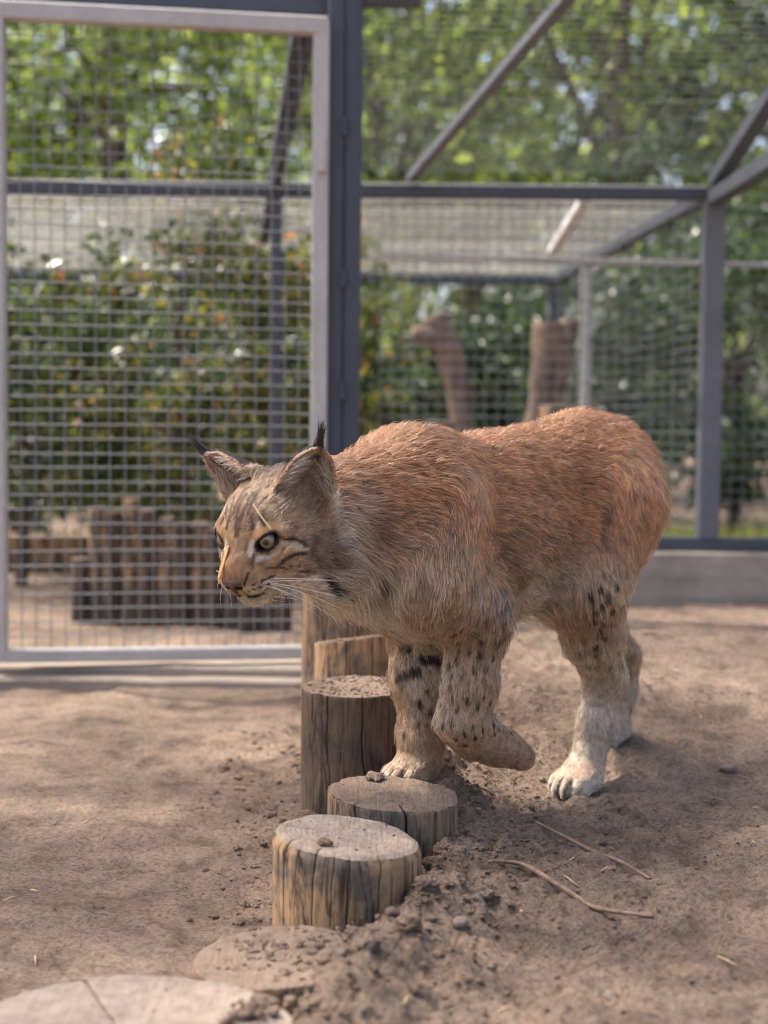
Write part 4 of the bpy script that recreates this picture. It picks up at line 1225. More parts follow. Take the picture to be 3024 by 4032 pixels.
    # shade of the clefts between the toes, painted into the coat colour
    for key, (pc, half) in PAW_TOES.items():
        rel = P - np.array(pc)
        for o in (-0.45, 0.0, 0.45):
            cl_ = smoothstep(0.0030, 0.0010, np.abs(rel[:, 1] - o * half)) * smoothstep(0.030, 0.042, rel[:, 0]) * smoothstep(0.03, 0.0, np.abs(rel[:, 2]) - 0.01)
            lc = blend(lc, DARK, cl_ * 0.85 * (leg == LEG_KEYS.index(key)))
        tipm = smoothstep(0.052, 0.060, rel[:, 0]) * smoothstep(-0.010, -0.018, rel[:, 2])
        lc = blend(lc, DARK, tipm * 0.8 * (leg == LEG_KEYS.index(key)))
    for p, rad, st in SPOTS:
        d = P - p
        d[:, 2] *= 0.62
        dd = np.sqrt((d * d).sum(1))
        lc = blend(lc, BLACK if st > 0.78 else DARK, smoothstep(rad * 1.7, rad * 0.7, dd) * min(st, 1.0) * (wl > 0.3))
    hi_ = np.where(leg < 2, smoothstep(0.53, 0.41, z), smoothstep(0.47, 0.37, z))
    col = col + (lc - col) * (np.clip(wl * 1.2, 0, 1) * hi_)[:, None]
    for pts, w, soft, c, st, only in BODY_MARKS:
        d = seg_dist(P, pts) * 1000 + 2.0 * fine
        k = smoothstep(w + soft, w - 0.3 * soft, d) * st
        if only:
            k = k * (leg == LEG_KEYS.index(only))
        col = blend(col, c, k)
    # ---- head
    if (wh > 0).any():
        q = to_head(P); A = q.copy(); A[:, 1] = np.abs(A[:, 1])
        f, a, u = A.T
        hc = np.tile(np.array((0.250, 0.155, 0.090)), (n, 1))
        hc = blend(hc, (0.37, 0.220, 0.112), smoothstep(0.2, 0.8, mid + 0.3) * 0.8)
        hc = blend(hc, (0.35, 0.200, 0.120), smoothstep(0.03, 0.005, a) * smoothstep(0.05, 0.0, u) * 0.6)
        hc = blend(hc, SAND, smoothstep(0.075, 0.10, f) * smoothstep(-0.02, -0.035, u) * 0.8)
        hc = blend(hc, CREAM, smoothstep(-0.030, -0.040, u) * smoothstep(0.045, 0.09, f) * smoothstep(0.012, 0.022, a) * 0.75)
        hc = blend(hc, CREAM, smoothstep(-0.046, -0.056, u) * 0.85)
        hc = blend(hc, CREAM, smoothstep(-0.015, -0.05, f) * smoothstep(0.02, -0.02, u) * 0.85)
        hc = hc * (1 + 0.34 * fbm(q * np.array([110.0, 230, 110]), 2) + 0.12 * mid)[:, None]
        for pts, w, soft, c, st in HEAD_MARKS:
            d = seg_dist(A, pts) * 1000
            hc = blend(hc, c, smoothstep(w + soft * 0.6, w - soft * 0.4, d) * st)
        for sgn in (1, -1):
            x, y, zz, _ = lid_coords(q, sgn)
            e = np.sqrt((x / 0.0195) ** 2 + (y / 0.0116) ** 2)
            hc = blend(hc, BLACK, smoothstep(1.10, 1.0, e) * (zz > 0) * (np.abs(zz) < 0.04))
            uu, v, w = ear_coords(q, sgn)
            ins = smoothstep(0.02, 0.12, v) * (np.abs(uu) < 0.045) * (np.abs(w) < 0.045) * (v < 1.1) * (q[:, 1] * sgn > 0.02)
            op = EAR[sgn][3]
            front = (to_head(N + HC) @ op) > 0.15
            edge = smoothstep(0.72, 0.92, np.abs(uu) / (EAR_W * np.clip(1 - np.clip(v, 0, 1) ** 1.7, 0.02, 1) ** 0.62))
            inner = blend(np.tile(np.array((0.42, 0.33, 0.26)), (n, 1)), (0.13, 0.09, 0.075), smoothstep(0.25, 0.8, fbm(q * 45, 2) + 0.2) * 0.7)
            inner = blend(inner, (0.46, 0.265, 0.165), np.maximum(edge, smoothstep(0.75, 0.9, v) * 0.6))
            back = blend(np.tile(np.array(BLACK) * 2, (n, 1)), (0.55, 0.50, 0.46), smoothstep(0.5, 0.3, np.abs(v - 0.42) * 3) * smoothstep(0.02, 0.008, np.abs(uu)))
            back = blend(back, (0.40, 0.23, 0.14), smoothstep(0.25, 0.05, v))
            ec = np.where(front[:, None], inner, back)
            hc = hc + (ec - hc) * ins[:, None]
        col = col + (hc - col) * np.clip(wh * 1.15, 0, 1)[:, None]
    col = blend(col, (0.66, 0.55, 0.43), band * 0.85)
    return np.clip(col, 0.008, 0.95), wh, wl, leg

# ---- skin mesh with the coat colour as a vertex colour
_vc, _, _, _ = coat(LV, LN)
m_skin, nt, b = new_mat('lynx_skin', 0.85, 0.1)
_a = node(nt, 'ShaderNodeAttribute', attribute_name='coat')
nt.links.new(_a.outputs['Color'], b.inputs['Base Color'])
body = fast_mesh('body', LV, LQ, m_skin, lynx, True)
_ca = body.data.color_attributes.new('coat', 'FLOAT_COLOR', 'POINT')
_ca.data.foreach_set('color', np.concatenate([_vc * 0.8, np.ones((len(LV), 1))], 1).astype(np.float32).ravel())

def hair_object(name, roots, keys, radii, cols, mat, parent):
    """roots unused; keys (n,k,3), radii (n,k), cols (n,k,3)"""
    n, k, _ = keys.shape
    hc = bpy.data.hair_curves.new(name)
    hc.add_curves([k] * n)
    hc.attributes['position'].data.foreach_set('vector', keys.astype(np.float32).ravel())
    ra = hc.attributes.get('radius') or hc.attributes.new('radius', 'FLOAT', 'POINT')
    ra.data.foreach_set('value', radii.astype(np.float32).ravel())
    ca = hc.attributes.new('coat', 'FLOAT_COLOR', 'POINT')
    ca.data.foreach_set('color', np.concatenate([cols, np.ones((n, k, 1))], 2).astype(np.float32).ravel())
    o = bpy.data.objects.new(name, hc)
    hc.materials.append(mat)
    return link(o, parent)

def hair_mat(name):
    m = bpy.data.materials.new(name); m.use_nodes = True
    nt = m.node_tree
    nt.nodes.remove(nt.nodes['Principled BSDF'])
    hb = nt.nodes.new('ShaderNodeBsdfHairPrincipled')
    hb.model = 'CHIANG'
    hb.parametrization = 'COLOR'
    at = node(nt, 'ShaderNodeAttribute', attribute_name='coat')
    nt.links.new(at.outputs['Color'], hb.inputs['Color'])
    hb.inputs['Roughness'].default_value = 0.42
    hb.inputs['Radial Roughness'].default_value = 0.75
    hb.inputs['Random Roughness'].default_value = 0.2
    hb.inputs['Coat'].default_value = 0.0
    df = nt.nodes.new('ShaderNodeBsdfDiffuse')
    nt.links.new(at.outputs['Color'], df.inputs['Color'])
    mx = nt.nodes.new('ShaderNodeMixShader')
    mx.inputs[0].default_value = 0.45
    nt.links.new(hb.outputs[0], mx.inputs[1])
    nt.links.new(df.outputs[0], mx.inputs[2])
    nt.links.new(mx.outputs[0], nt.nodes['Material Output'].inputs['Surface'])
    return m
m_fur = hair_mat('lynx_fur')


def grow(N_total, seed=5):
    r = np.random.default_rng(seed)
    q0, q1, q2, q3 = (LV[LQ[:, k]] for k in range(4))
    area = 0.5 * np.linalg.norm(np.cross(q2 - q0, q3 - q1), axis=1)
    cen = (q0 + q1 + q2 + q3) / 4
    fn = unit(np.cross(q2 - q0, q3 - q1))
    wh, wl, leg = regions(cen)
    w = 1.0 + 2.6 * wh + 0.7 * wl + 1.2 * (wl > 0.5) * (cen[:, 2] < 0.24)
    to_cam = unit(np.array([(np.array([0, 0, CAM_H]) - P0) @ _h, (np.array([0, 0, CAM_H]) - P0) @ _l, CAM_H]) - cen)
    w *= np.where((fn * to_cam).sum(1) < -0.25, 0.45, 1.0)
    # leave the eyeballs, the nose and the inside of the mouth bare
    qh = to_head(cen)
    for sgn in (1, -1):
        x, y, zz, _ = lid_coords(qh, sgn)
        w[(zz > 0) & (zz < 0.05) & ((x / 0.0165) ** 2 + (y / 0.0096) ** 2 < 1)] = 0
    w[(qh[:, 0] > 0.112) & (np.abs(qh[:, 1]) < 0.0125) & (qh[:, 2] < -0.020) & (qh[:, 2] > -0.046)] = 0
    p = area * w; p /= p.sum()
    f = r.choice(len(LQ), N_total, p=p)
    a, b = r.random(N_total)[:, None], r.random(N_total)[:, None]
    P = (q0[f] * (1 - a) + q1[f] * a) * (1 - b) + (q3[f] * (1 - a) + q2[f] * a) * b
    nn = [LN[LQ[f, k]] for k in range(4)]
    N = unit((nn[0] * (1 - a) + nn[1] * a) * (1 - b) + (nn[3] * (1 - a) + nn[2] * a) * b)
    return P, N, r

def comb(P, N, wh, wl, leg):
    n = len(P)
    s, l, z = P.T
    al = np.abs(l); sg = np.sign(l)
    D = np.zeros((n, 3))
    # trunk: backwards, turning down on the sides, chest and belly
    down = np.clip(0.16 + 1.5 * np.clip(0.60 - z, 0, 0.25), 0, 0.6)
    front = smoothstep(0.40, 0.52, s) * smoothstep(0.54, 0.42, z)
    D[:, 0] = -1.0 * (1 - down) - 0.25
    D[:, 0] = D[:, 0] * (1 - front) - 0.25 * front
    D[:, 2] = -down * (1 - front) - 1.0 * front
    D[:, 1] = 0.12 * sg * (1 - front)
    L = np.full(n, 0.0165)
    L += 0.010 * smoothstep(0.45, 0.38, z) * smoothstep(0.20, 0.13, s)              # belly
    L += 0.012 * smoothstep(0.40, 0.50, s) * smoothstep(0.58, 0.46, z)  # chest and throat
    L -= 0.003 * smoothstep(0.62, 0.68, z)
    lift = np.full(n, 0.50)
    # legs
    dl = np.tile(np.array([-0.28, 0.0, -1.0]), (n, 1))
    ll = np.interp(z, [0.08, 0.16, 0.28, 0.40, 0.50], [0.0075, 0.0090, 0.0115, 0.0145, 0.0155])
    for k, key in enumerate(LEG_KEYS):
        m = leg == k
        if key == 'nf':
            pw = smoothstep(0.225, 0.195, z)[:, None]
            d2 = np.array([-1.0, 0, -0.4]) * pw + np.array([0.1, 0, -1.0]) * (1 - pw)
            dl = np.where(m[:, None], d2, dl)
            ll = np.where(m, np.where(z < 0.21, 0.0070, ll), ll)
        else:
            base = {'nh': 0.06, 'fh': 0.10, 'ff': 0.11}[key]
            pw = smoothstep(base + 0.055, base + 0.025, z)[:, None]
            dl = np.where(m[:, None], np.array([0.9, 0, -0.5]) * pw + dl * (1 - pw), dl)
    k = wl[:, None]
    D = D * (1 - k) + dl * k
    L = L * (1 - wl) + ll * wl
    lift = lift * (1 - wl) + 0.40 * wl
    # head
    q = to_head(P); sq = np.sign(q[:, 1]); aq = np.abs(q[:, 1])
    f, u = q[:, 0], q[:, 2]
    hd = unit(np.stack([f - 0.150, q[:, 1] * 1.1, u + 0.010], 1)) + np.array([-0.35, 0, 0.0])
    hd[:, 2] -= 0.7 * smoothstep(-0.01, -0.05, u) * smoothstep(0.06, 0.02, f)
    # round the eye the hair runs away from the lids
    for sgn in (1, -1):
        de = q - EYE * np.array([1, sgn, 1])
        ke = smoothstep(0.034, 0.016, np.linalg.norm(de, axis=1))[:, None]
        hd = hd * (1 - 0.6 * ke) + unit(de) * np.array([0.1, 1, 1]) * 0.6 * ke
    hl = np.interp(f, [-0.06, 0.0, 0.05, 0.08, 0.115], [0.017, 0.0125, 0.0075, 0.0052, 0.0034])
    ruff = smoothstep(0.045, 0.005, f) * smoothstep(-0.020, -0.055, u) * smoothstep(0.025, 0.050, aq)
    hl = hl + 0.032 * ruff
    chin = smoothstep(-0.055, -0.066, u) * smoothstep(0.04, 0.06, f)
    hl = hl + 0.002 * chin
    hlift = np.full(n, 0.30) + 0.1 * ruff
    for sgn in (1, -1):
        hl = hl * (0.38 + 0.62 * smoothstep(0.016, 0.034, np.linalg.norm(q - EYE * np.array([1, sgn, 1]), axis=1)))
    for sgn in (1, -1):
        base, ax, wd, op, EL = EAR[sgn]
        uu, v, w = ear_coords(q, sgn)
        ins = smoothstep(0.02, 0.15, v) * (np.abs(uu) < 0.045) * (np.abs(w) < 0.045) * (v < 1.1) * (q[:, 1] * sgn > 0.02)
        frontal = ((N @ HM.T) @ op) > 0.15
        ed = np.where(frontal[:, None], ax * 0.8 + wd * 0.3 * np.sign(-uu)[:, None], ax)
        hd = hd * (1 - ins[:, None]) + ed * ins[:, None]
        hl = hl * (1 - ins) + np.where(frontal, 0.008, 0.0055) * ins
        hlift = hlift * (1 - ins) + 0.28 * ins
    hd = hd @ HM
    k = wh[:, None]
    D = unit(D) * (1 - k) + unit(hd) * k
    L = L * (1 - wh) + hl * wh
    lift = lift * (1 - wh) + hlift * wh
    return unit(D), L, lift

def fur(N_total):
    P, N, r = grow(N_total)
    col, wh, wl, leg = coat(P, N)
    D, L, lift = comb(P, N, wh, wl, leg)
    n = len(P)
    # locks: the hair of one cell leans together
    def wob(sc_, o):
        return np.stack([vnoise(P * sc_ + o), vnoise(P * sc_ + o + 31.7), vnoise(P * sc_ + o + 63.1)], 1)
    short = smoothstep(0.005, 0.015, L)[:, None]
    D = unit(D + (0.22 * wob(30.0, 0.0) + 0.34 * wob(105.0, 4.0)) * (0.35 + 0.65 * short) + r.normal(0, 0.13, (n, 3)))
    T = unit(D - N * np.clip((D * N).sum(1), -1, 1)[:, None] * 0.92)
    L = L * r.uniform(0.70, 1.18, n) * (1 + 0.22 * vnoise(P * 60.0))
    guard = r.random(n) < 0.07 * smoothstep(0.008, 0.013, L)
    L = np.where(guard, L * 1.65, L)
    lift = np.where(guard, lift * 1.25, lift)
    lift = np.clip(lift * r.uniform(0.6, 1.35, n) * (1 + 0.5 * vnoise(P * 75.0 + 8)), 0.08, 0.9)
    K = 5
    t = np.linspace(0, 1, K)[None, :, None]
    bend = t - 0.62 * t * t
    keys = P[:, None] - N[:, None] * 0.0008 + L[:, None, None] * (T[:, None] * (0.55 * t + 0.45 * t * t) + N[:, None] * lift[:, None, None] * bend * 1.25)
    keys[:, :, 2] -= (L[:, None] * 0.10) * (t[:, :, 0] ** 2)
    # clumps
    cell = np.where(wh > 0.5, 0.0042, 0.0085)
    cid = np.floor(P / cell[:, None] + 0.35 * wob(200.0, 2.0)).astype(np.int64)
    h = (cid[:, 0] * 73856093) ^ (cid[:, 1] * 19349663) ^ (cid[:, 2] * 83492791)
    _, inv = np.unique(h, return_inverse=True)
    cnt = np.bincount(inv)
    tip = keys[:, -1]
    mean = np.stack([np.bincount(inv, tip[:, k]) / cnt for k in range(3)], 1)[inv]
    cl = (r.uniform(0.10, 0.70, n) * short[:, 0])[:, None, None]
    pull = mean - tip
    pull *= np.minimum(1, 0.005 / np.maximum(np.linalg.norm(pull, axis=1, keepdims=True), 1e-6))
    keys += pull[:, None] * cl * (t ** 1.6)
    rnd = r.random(len(cnt))[inv]
    rad0 = np.interp(L, [0.004, 0.010, 0.022, 0.04], [0.00030, 0.00038, 0.00046, 0.00050])
    prof = np.array([0.9, 1.0, 0.9, 0.65, 0.25])
    radii = rad0[:, None] * prof[None] * r.uniform(0.75, 1.2, n)[:, None]
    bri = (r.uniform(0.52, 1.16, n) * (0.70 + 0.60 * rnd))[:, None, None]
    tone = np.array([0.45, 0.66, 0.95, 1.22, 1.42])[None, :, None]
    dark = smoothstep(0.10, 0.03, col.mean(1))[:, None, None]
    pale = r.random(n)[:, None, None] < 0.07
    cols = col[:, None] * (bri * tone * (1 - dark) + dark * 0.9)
    cols = np.where(pale & (dark < 0.3), cols * 0.55 + np.array([0.62, 0.54, 0.45]) * 0.45, cols)
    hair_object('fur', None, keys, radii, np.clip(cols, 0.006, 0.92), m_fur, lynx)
fur(FUR_N)
# ---- eyes, lids, nose, whiskers and ear tufts
def eye_mat():
    m, nt, b = new_mat('lynx_eye', 0.06, 0.5)
    tc = node(nt, 'ShaderNodeTexCoord')
    sx = node(nt, 'ShaderNodeSeparateXYZ')
    nt.links.new(tc.outputs['Object'], sx.inputs[0])
    # the local +X axis is the gaze; angle off the axis gives pupil, iris and rim
    cb = node(nt, 'ShaderNodeCombineXYZ')
    nt.links.new(sx.outputs['Y'], cb.inputs['Y']); nt.links.new(sx.outputs['Z'], cb.inputs['Z'])
    ln = node(nt, 'ShaderNodeVectorMath', operation='LENGTH')
    nt.links.new(cb.outputs[0], ln.inputs[0])
    sc_ = node(nt, 'ShaderNodeMath', operation='DIVIDE')
    nt.links.new(ln.outputs['Value'], sc_.inputs[0]); sc_.inputs[1].default_value = EYE_R
    c = ramp(nt, sc_.outputs[0], [(0.0, (0.004, 0.004, 0.004)), (0.23, (0.005, 0.005, 0.004)), (0.28, (0.06, 0.05, 0.025)), (0.36, (0.21, 0.165, 0.082)),
                                   (0.58, (0.25, 0.195, 0.10)), (0.68, (0.12, 0.085, 0.045)), (0.74, (0.02, 0.014, 0.010)), (1.0, (0.012, 0.009, 0.008))])
    nz = noise_tex(nt, tc.outputs['Object'], 900.0, 2)
    c2 = mixc(nt, 0.35, c, ramp(nt, nz.outputs['Fac'], [(0.3, (0.45, 0.4, 0.35)), (0.7, (1, 1, 1))]), 'MULTIPLY')
    nt.links.new(c2, b.inputs['Base Color'])
    b.inputs['Coat Weight'].default_value = 1.0
    b.inputs['Coat Roughness'].default_value = 0.02
    return m
m_eye = eye_mat()
m_lid, nt, b = new_mat('lynx_lid', 0.5, 0.4)
b.inputs['Base Color'].default_value = (0.016, 0.012, 0.011, 1)
GAZE = {1: (0.91, 0.40, 0.08), -1: (0.96, 0.25, 0.06)}
for sgn in (1, -1):
    # eyeball
    nu, nv = 40, 24
    V = [(EYE_R * math.cos(math.pi * j / nv), EYE_R * math.sin(math.pi * j / nv) * math.cos(2 * math.pi * i / nu), EYE_R * math.sin(math.pi * j / nv) * math.sin(2 * math.pi * i / nu))
         for j in range(nv + 1) for i in range(nu)]
    Fc = [(j * nu + i, (j + 1) * nu + i, (j + 1) * nu + (i + 1) % nu, j * nu + (i + 1) % nu) for j in range(nv) for i in range(nu)]
    V = [(x * (1 + 0.03 * max(0, x / EYE_R - 0.72) / 0.28), y, z) for x, y, z in V]
    e = mesh_obj('eye', V, Fc, m_eye, lynx, True)
    gx = np.array(GAZE[sgn]) @ HM; gx /= np.linalg.norm(gx)
    gy = np.cross([0, 0, 1.0], gx); gy /= np.linalg.norm(gy)
    gz = np.cross(gx, gy)
    cpos = from_head(EYE * np.array([1, sgn, 1]))
    e.matrix_local = Matrix(((gx[0], gy[0], gz[0], cpos[0]), (gx[1], gy[1], gz[1], cpos[1]), (gx[2], gy[2], gz[2], cpos[2]), (0, 0, 0, 1)))
    # lids: a rim that follows an almond opening
    _, _, _, (A, Sx, Uy) = lid_coords(np.zeros((1, 3)), sgn)
    n = 48
    rings = []
    for sx_, sy_, rr in ((0.95, 0.94, 1.03), (1.00, 1.00, 1.12), (1.08, 1.10, 1.19), (1.14, 1.18, 1.10), (1.16, 1.2, 0.9)):
        ring = []
        for k in range(n):
            ph = 2 * math.pi * k / n
            cx, sy = math.cos(ph), math.sin(ph)
            w_ = 0.0160 * cx * sx_ * (1 + 0.18 * max(cx, 0) ** 4)
            h_ = (0.0088 if sy > 0 else 0.0092) * sy * sy_ * (1 - 0.25 * abs(cx) ** 3)
            v = Sx * w_ + Uy * h_
            ln = np.linalg.norm(v)
            dep = math.sqrt(max((EYE_R * rr) ** 2 - ln * ln, (EYE_R * 0.25) ** 2))
            ring.append(from_head(EYE * np.array([1, sgn, 1]) + v + A * dep))
        rings.append(ring)
    V = [tuple(p) for rg in rings for p in rg]
    Fc = [(j * n + i, j * n + (i + 1) % n, (j + 1) * n + (i + 1) % n, (j + 1) * n + i) for j in range(len(rings) - 1) for i in range(n)]
    mesh_obj('eyelid', V, Fc, m_lid, lynx, True)

# nose leather
def nose_sdf(q):
    A = q.copy(); A[:, 1] = np.abs(A[:, 1])
    A = (A - np.array([0.115, 0, -0.031])) / 1.18 + np.array([0.115, 0, -0.031])
    d = ell(A, (0.1150, 0, -0.0275), (0.0075, 0.0140, 0.0060))
    d = smin(d, cone(A, (0.1165, 0.0085, -0.0310), 0.0045, (0.1175, 0.0, -0.0325), 0.0060), 0.005)
    d = smin(d, cone(A, (0.1170, 0, -0.0340), 0.0055, (0.1165, 0, -0.0420), 0.0028), 0.004)
    d = smax(d, -cone(A, (0.1225, 0.0056, -0.0335), 0.0021, (0.1200, 0.0120, -0.0345), 0.0017), 0.002)
    return d * 1.18
NV, NQ = isosurface(nose_sdf, (0.100, -0.022, -0.052), (0.132, 0.022, -0.014), 0.0009, 4)
m_nose, nt, b = new_mat('lynx_nose', 0.55, 0.35)
tc = node(nt, 'ShaderNodeTexCoord')
nz = noise_tex(nt, tc.outputs['Object'], 500.0, 3)
nt.links.new(ramp(nt, nz.outputs['Fac'], [(0.3, (0.070, 0.036, 0.027)), (0.7, (0.150, 0.080, 0.057))]), b.inputs['Base Color'])
vr = node(nt, 'ShaderNodeTexVoronoi'); vr.inputs['Scale'].default_value = 900.0
nt.links.new(tc.outputs['Object'], vr.inputs['Vector'])
bump(nt, b, vr.outputs['Distance'], 0.5, 0.0006)
nose = fast_mesh('nose', from_head(NV), NQ, m_nose, lynx, True)
# nostrils as dark pits
m_pit, nt, b = new_mat('lynx_nostril', 0.7, 0.2)
b.inputs['Base Color'].default_value = (0.006, 0.004, 0.004, 1)
for sgn in (1, -1):
    PV, PQ = isosurface(lambda q: cone(q, (0.1222, sgn * 0.0068, -0.0342), 0.0029, (0.1192, sgn * 0.0136, -0.0352), 0.0022), (0.112, -0.018, -0.042), (0.128, 0.018, -0.026), 0.0008, 4)
    fast_mesh('nostril', from_head(PV), PQ, m_pit, nose, True)

m_wh, nt, b = new_mat('whisker_hair', 0.4, 0.4)
b.inputs['Base Color'].default_value = (0.80, 0.74, 0.68, 1)
WH = [((88, 42, -36), (62, 78, -46), (28, 104, -70), 0.45), ((92, 41, -40), (66, 82, -60), (30, 112, -100), 0.5), ((90, 40, -43), (62, 74, -70), (24, 96, -122), 0.5),
      ((96, 38, -43), (72, 78, -76), (46, 104, -132), 0.42), ((88, 38, -47), (72, 58, -78), (56, 70, -112), 0.38), ((98, 36, -36), (76, 80, -40), (46, 112, -56), 0.36), ((84, 36, -50), (70, 52, -72), (60, 58, -96), 0.32)]
for sgn in (1, -1):
    for a, m_, z_, rad in (WH if sgn > 0 else WH[:5]):
        a, m_, z_ = (np.array(v, float) * np.array([1, sgn, 1]) / 1000 for v in (a, m_, z_))
        m_ = m_ + rng.normal(0, 0.003, 3) + np.array([0, sgn * 0.006, 0.002]); z_ = z_ + np.array([0, sgn * 0.010, 0])
        pts = [from_head((1 - t) ** 2 * a + 2 * t * (1 - t) * m_ + t * t * z_) for t in np.linspace(0, 1, 12)]
        V, Fc = tube(pts, np.linspace(rad * 1.15, 0.12, 12) / 1000, 5)
        mesh_obj('whisker', V, Fc, m_wh, lynx, True)

# ear tufts: long black hair from the tip, and pale hair across the ear opening
for sgn in (1, -1):
    base, ax, wd, op, EL = EAR[sgn]
    r = np.random.default_rng(40 + sgn)
    n = 230
    tipdir = unit(ax + (np.array([0.05, -0.30, 0.55]) if sgn > 0 else np.array([0.05, 0.02, 0.45])))
    vv = 1.0 - r.random(n) ** 1.5 * 0.42
    uu = r.normal(0, 1, n) * 0.016 * np.clip(1.05 - vv, 0.06, 1) ** 0.7
    q = base + ax * (vv * EL)[:, None] + wd * uu[:, None] + op * (-0.010 * r.random(n) + 0.004 - 0.014 + 0.014 * vv ** 2)[:, None]
    P = from_head(q)
    Ln = 0.050 * (0.35 + 0.65 * (vv - 0.58) / 0.42) * r.uniform(0.6, 1.0, n)
    d0 = tipdir @ HM
    dirs = unit(d0 + r.normal(0, 0.07, (n, 3)))
    t = np.linspace(0, 1, 5)[None, :, None]
    cen = from_head(base + ax * EL * 1.0)
    conv = (cen + d0 * 0.045 - P) * 0.95
    keys = P[:, None] + dirs[:, None] * (Ln[:, None, None] * t) + (conv - (conv @ d0)[:, None] * d0)[:, None] * t * 0.9
    keys += np.array([-0.004, 0, 0.0]) * t * t
    hair_object('ear_tuft', None, keys, np.tile(np.array([0.45, 0.45, 0.40, 0.30, 0.12]) / 1000, (n, 1)), np.tile(np.array([0.014, 0.012, 0.012]), (n, 5, 1)) * r.uniform(0.6, 2.0, (n, 1, 1)), m_fur, lynx)
    n = 900
    vv = r.uniform(-0.05, 0.60, n); edge = EAR_W * np.clip(1 - np.clip(vv, 0, 1) ** 1.7, 0, 1) ** 0.62
    side = np.where(r.random(n) < 0.7, 1, -1)
    inner = -sgn
    uu = edge * side * inner * r.uniform(0.55, 0.98, n)
    sheet = 0.030 * (1 - 0.35 * np.clip(vv, 0, 1)) * ((uu / 0.036) ** 2 - 0.9) + 0.014 * np.clip(vv, 0, 1) ** 2
    q = base + ax * (vv * EL)[:, None] + wd * uu[:, None] + op * (sheet + 0.004)[:, None]
    dirs = unit(ax * 0.75 + wd * (-np.sign(uu) * 0.8)[:, None] + op * 0.35 + r.normal(0, 0.25, (n, 3)))
    Ln = r.uniform(0.014, 0.030, n)
    keys = q[:, None] + dirs[:, None] * (Ln[:, None, None] * t) - op * (0.006 * t * t)
    shade = np.where(r.random(n) < 0.8, 1.0, 0.15)[:, None, None]
    cc = np.array([0.62, 0.52, 0.43]) * shade * r.uniform(0.7, 1.15, (n, 1, 1))
    hair_object('ear_hair', None, from_head(keys), np.tile(np.array([0.35, 0.36, 0.32, 0.24, 0.1]) / 1000, (n, 1)), np.tile(cc, (1, 5, 1)), m_fur, lynx)
# ------------------------------------------------------------------ twigs, chips and other small things
m_twig, nt, b = new_mat('dry_twig', 0.85, 0.2)
tc = node(nt, 'ShaderNodeTexCoord'); n1 = noise_tex(nt, tc.outputs['Object'], 60.0, 5, 0.7)
nt.links.new(ramp(nt, n1.outputs['Fac'], [(0.3, (0.13, 0.085, 0.06)), (0.7, (0.34, 0.24, 0.175))]), b.inputs['Base Color'])
bump(nt, b, n1.outputs['Fac'], 0.5, 0.002)
def twig(pts, rads, label, forks=(), cat='twig'):
    pts = [(x, y, float(ground_height(np.array(x), np.array(y))) + dz) for x, y, dz in pts]
    o0 = np.array(pts[0])
    V, Fc = limb(pts, rads, 7, 5)
    o = mesh_obj('twig', V - o0, Fc, m_twig, None, True); o.location = tuple(o0)
    tag(o, label, cat, 'dry twigs on the soil bank')
    for fp, fr in forks:
        fp = [(x, y, float(ground_height(np.array(x), np.array(y))) + dz) for x, y, dz in fp]
        V, Fc = limb(fp, fr, 6, 9)
        mesh_obj('side_shoot', V - o0, Fc, m_twig, o, True)
    return o
twig([(0.240, 2.262, 0.004), (0.293, 2.194, 0.006), (0.318, 2.13, 0.003), (0.342, 2.10, 0.006), (0.380, 2.05, 0.003)], [0.0022, 0.0032, 0.0034, 0.0034, 0.0024], 'thin crooked twig on the soil in front of the lynx hind paw')
twig([(0.149, 1.982, 0.003), (0.192, 2.008, 0.012), (0.219, 1.962, 0.009), (0.257, 1.929, 0.005), (0.283, 1.892, 0.004), (0.350, 1.869, 0.003)], [0.0018, 0.0034, 0.0038, 0.0038, 0.0034, 0.0022], 'longest forked twig on the soil, in front of the thin crooked one',
     [([(0.192, 2.008, 0.012), (0.213, 1.994, 0.007), (0.242, 1.972, 0.004)], [0.002, 0.0018, 0.001]), ([(0.192, 2.008, 0.012), (0.165, 2.02, 0.006), (0.140, 2.018, 0.002)], [0.002, 0.0018, 0.001])])
twig([(0.134, 2.345, 0.003), (0.160, 2.385, 0.006), (0.190, 2.43, 0.004)], [0.001, 0.0017, 0.0012], 'short straw-like twig beside the log under the front paw')
# pebbles lying on the bank
m_peb, nt, b = new_mat('pebble', 0.8, 0.3)
tc = node(nt, 'ShaderNodeTexCoord'); n1 = noise_tex(nt, tc.outputs['Object'], 120.0, 5, 0.7)
nt.links.new(ramp(nt, n1.outputs['Fac'], [(0.3, (0.10, 0.08, 0.066)), (0.7, (0.24, 0.19, 0.155))]), b.inputs['Base Color'])
for k, (x, y, rr, lab) in enumerate([(0.098, 1.775, 0.0105, 'small dark round pebble on the soil to the side of the worn log'), (0.255, 1.60, 0.009, 'flat pale pebble on the soil close to the dark round pebble'), (0.62, 2.62, 0.012, 'pale pebble on the sunlit soil beside the hind paws')]):
    bm = bmesh.new(); bmesh.ops.create_icosphere(bm, subdivisions=3, radius=rr)
    for v in bm.verts:
        v.co *= 1 + 0.22 * float(vnoise(np.array(v.co) / rr * 1.2 + k * 9))
        v.co.z *= 0.7
    me = bpy.data.meshes.new('pebble'); bm.to_mesh(me); bm.free()
    me.polygons.foreach_set('use_smooth', [True] * len(me.polygons)); me.materials.append(m_peb)
    o = bpy.data.objects.new('pebble', me); link(o)
    o.location = (x, y, float(ground_height(np.array(x), np.array(y))) + rr * 0.3)
    tag(o, lab, 'pebble', 'pebbles on the soil')
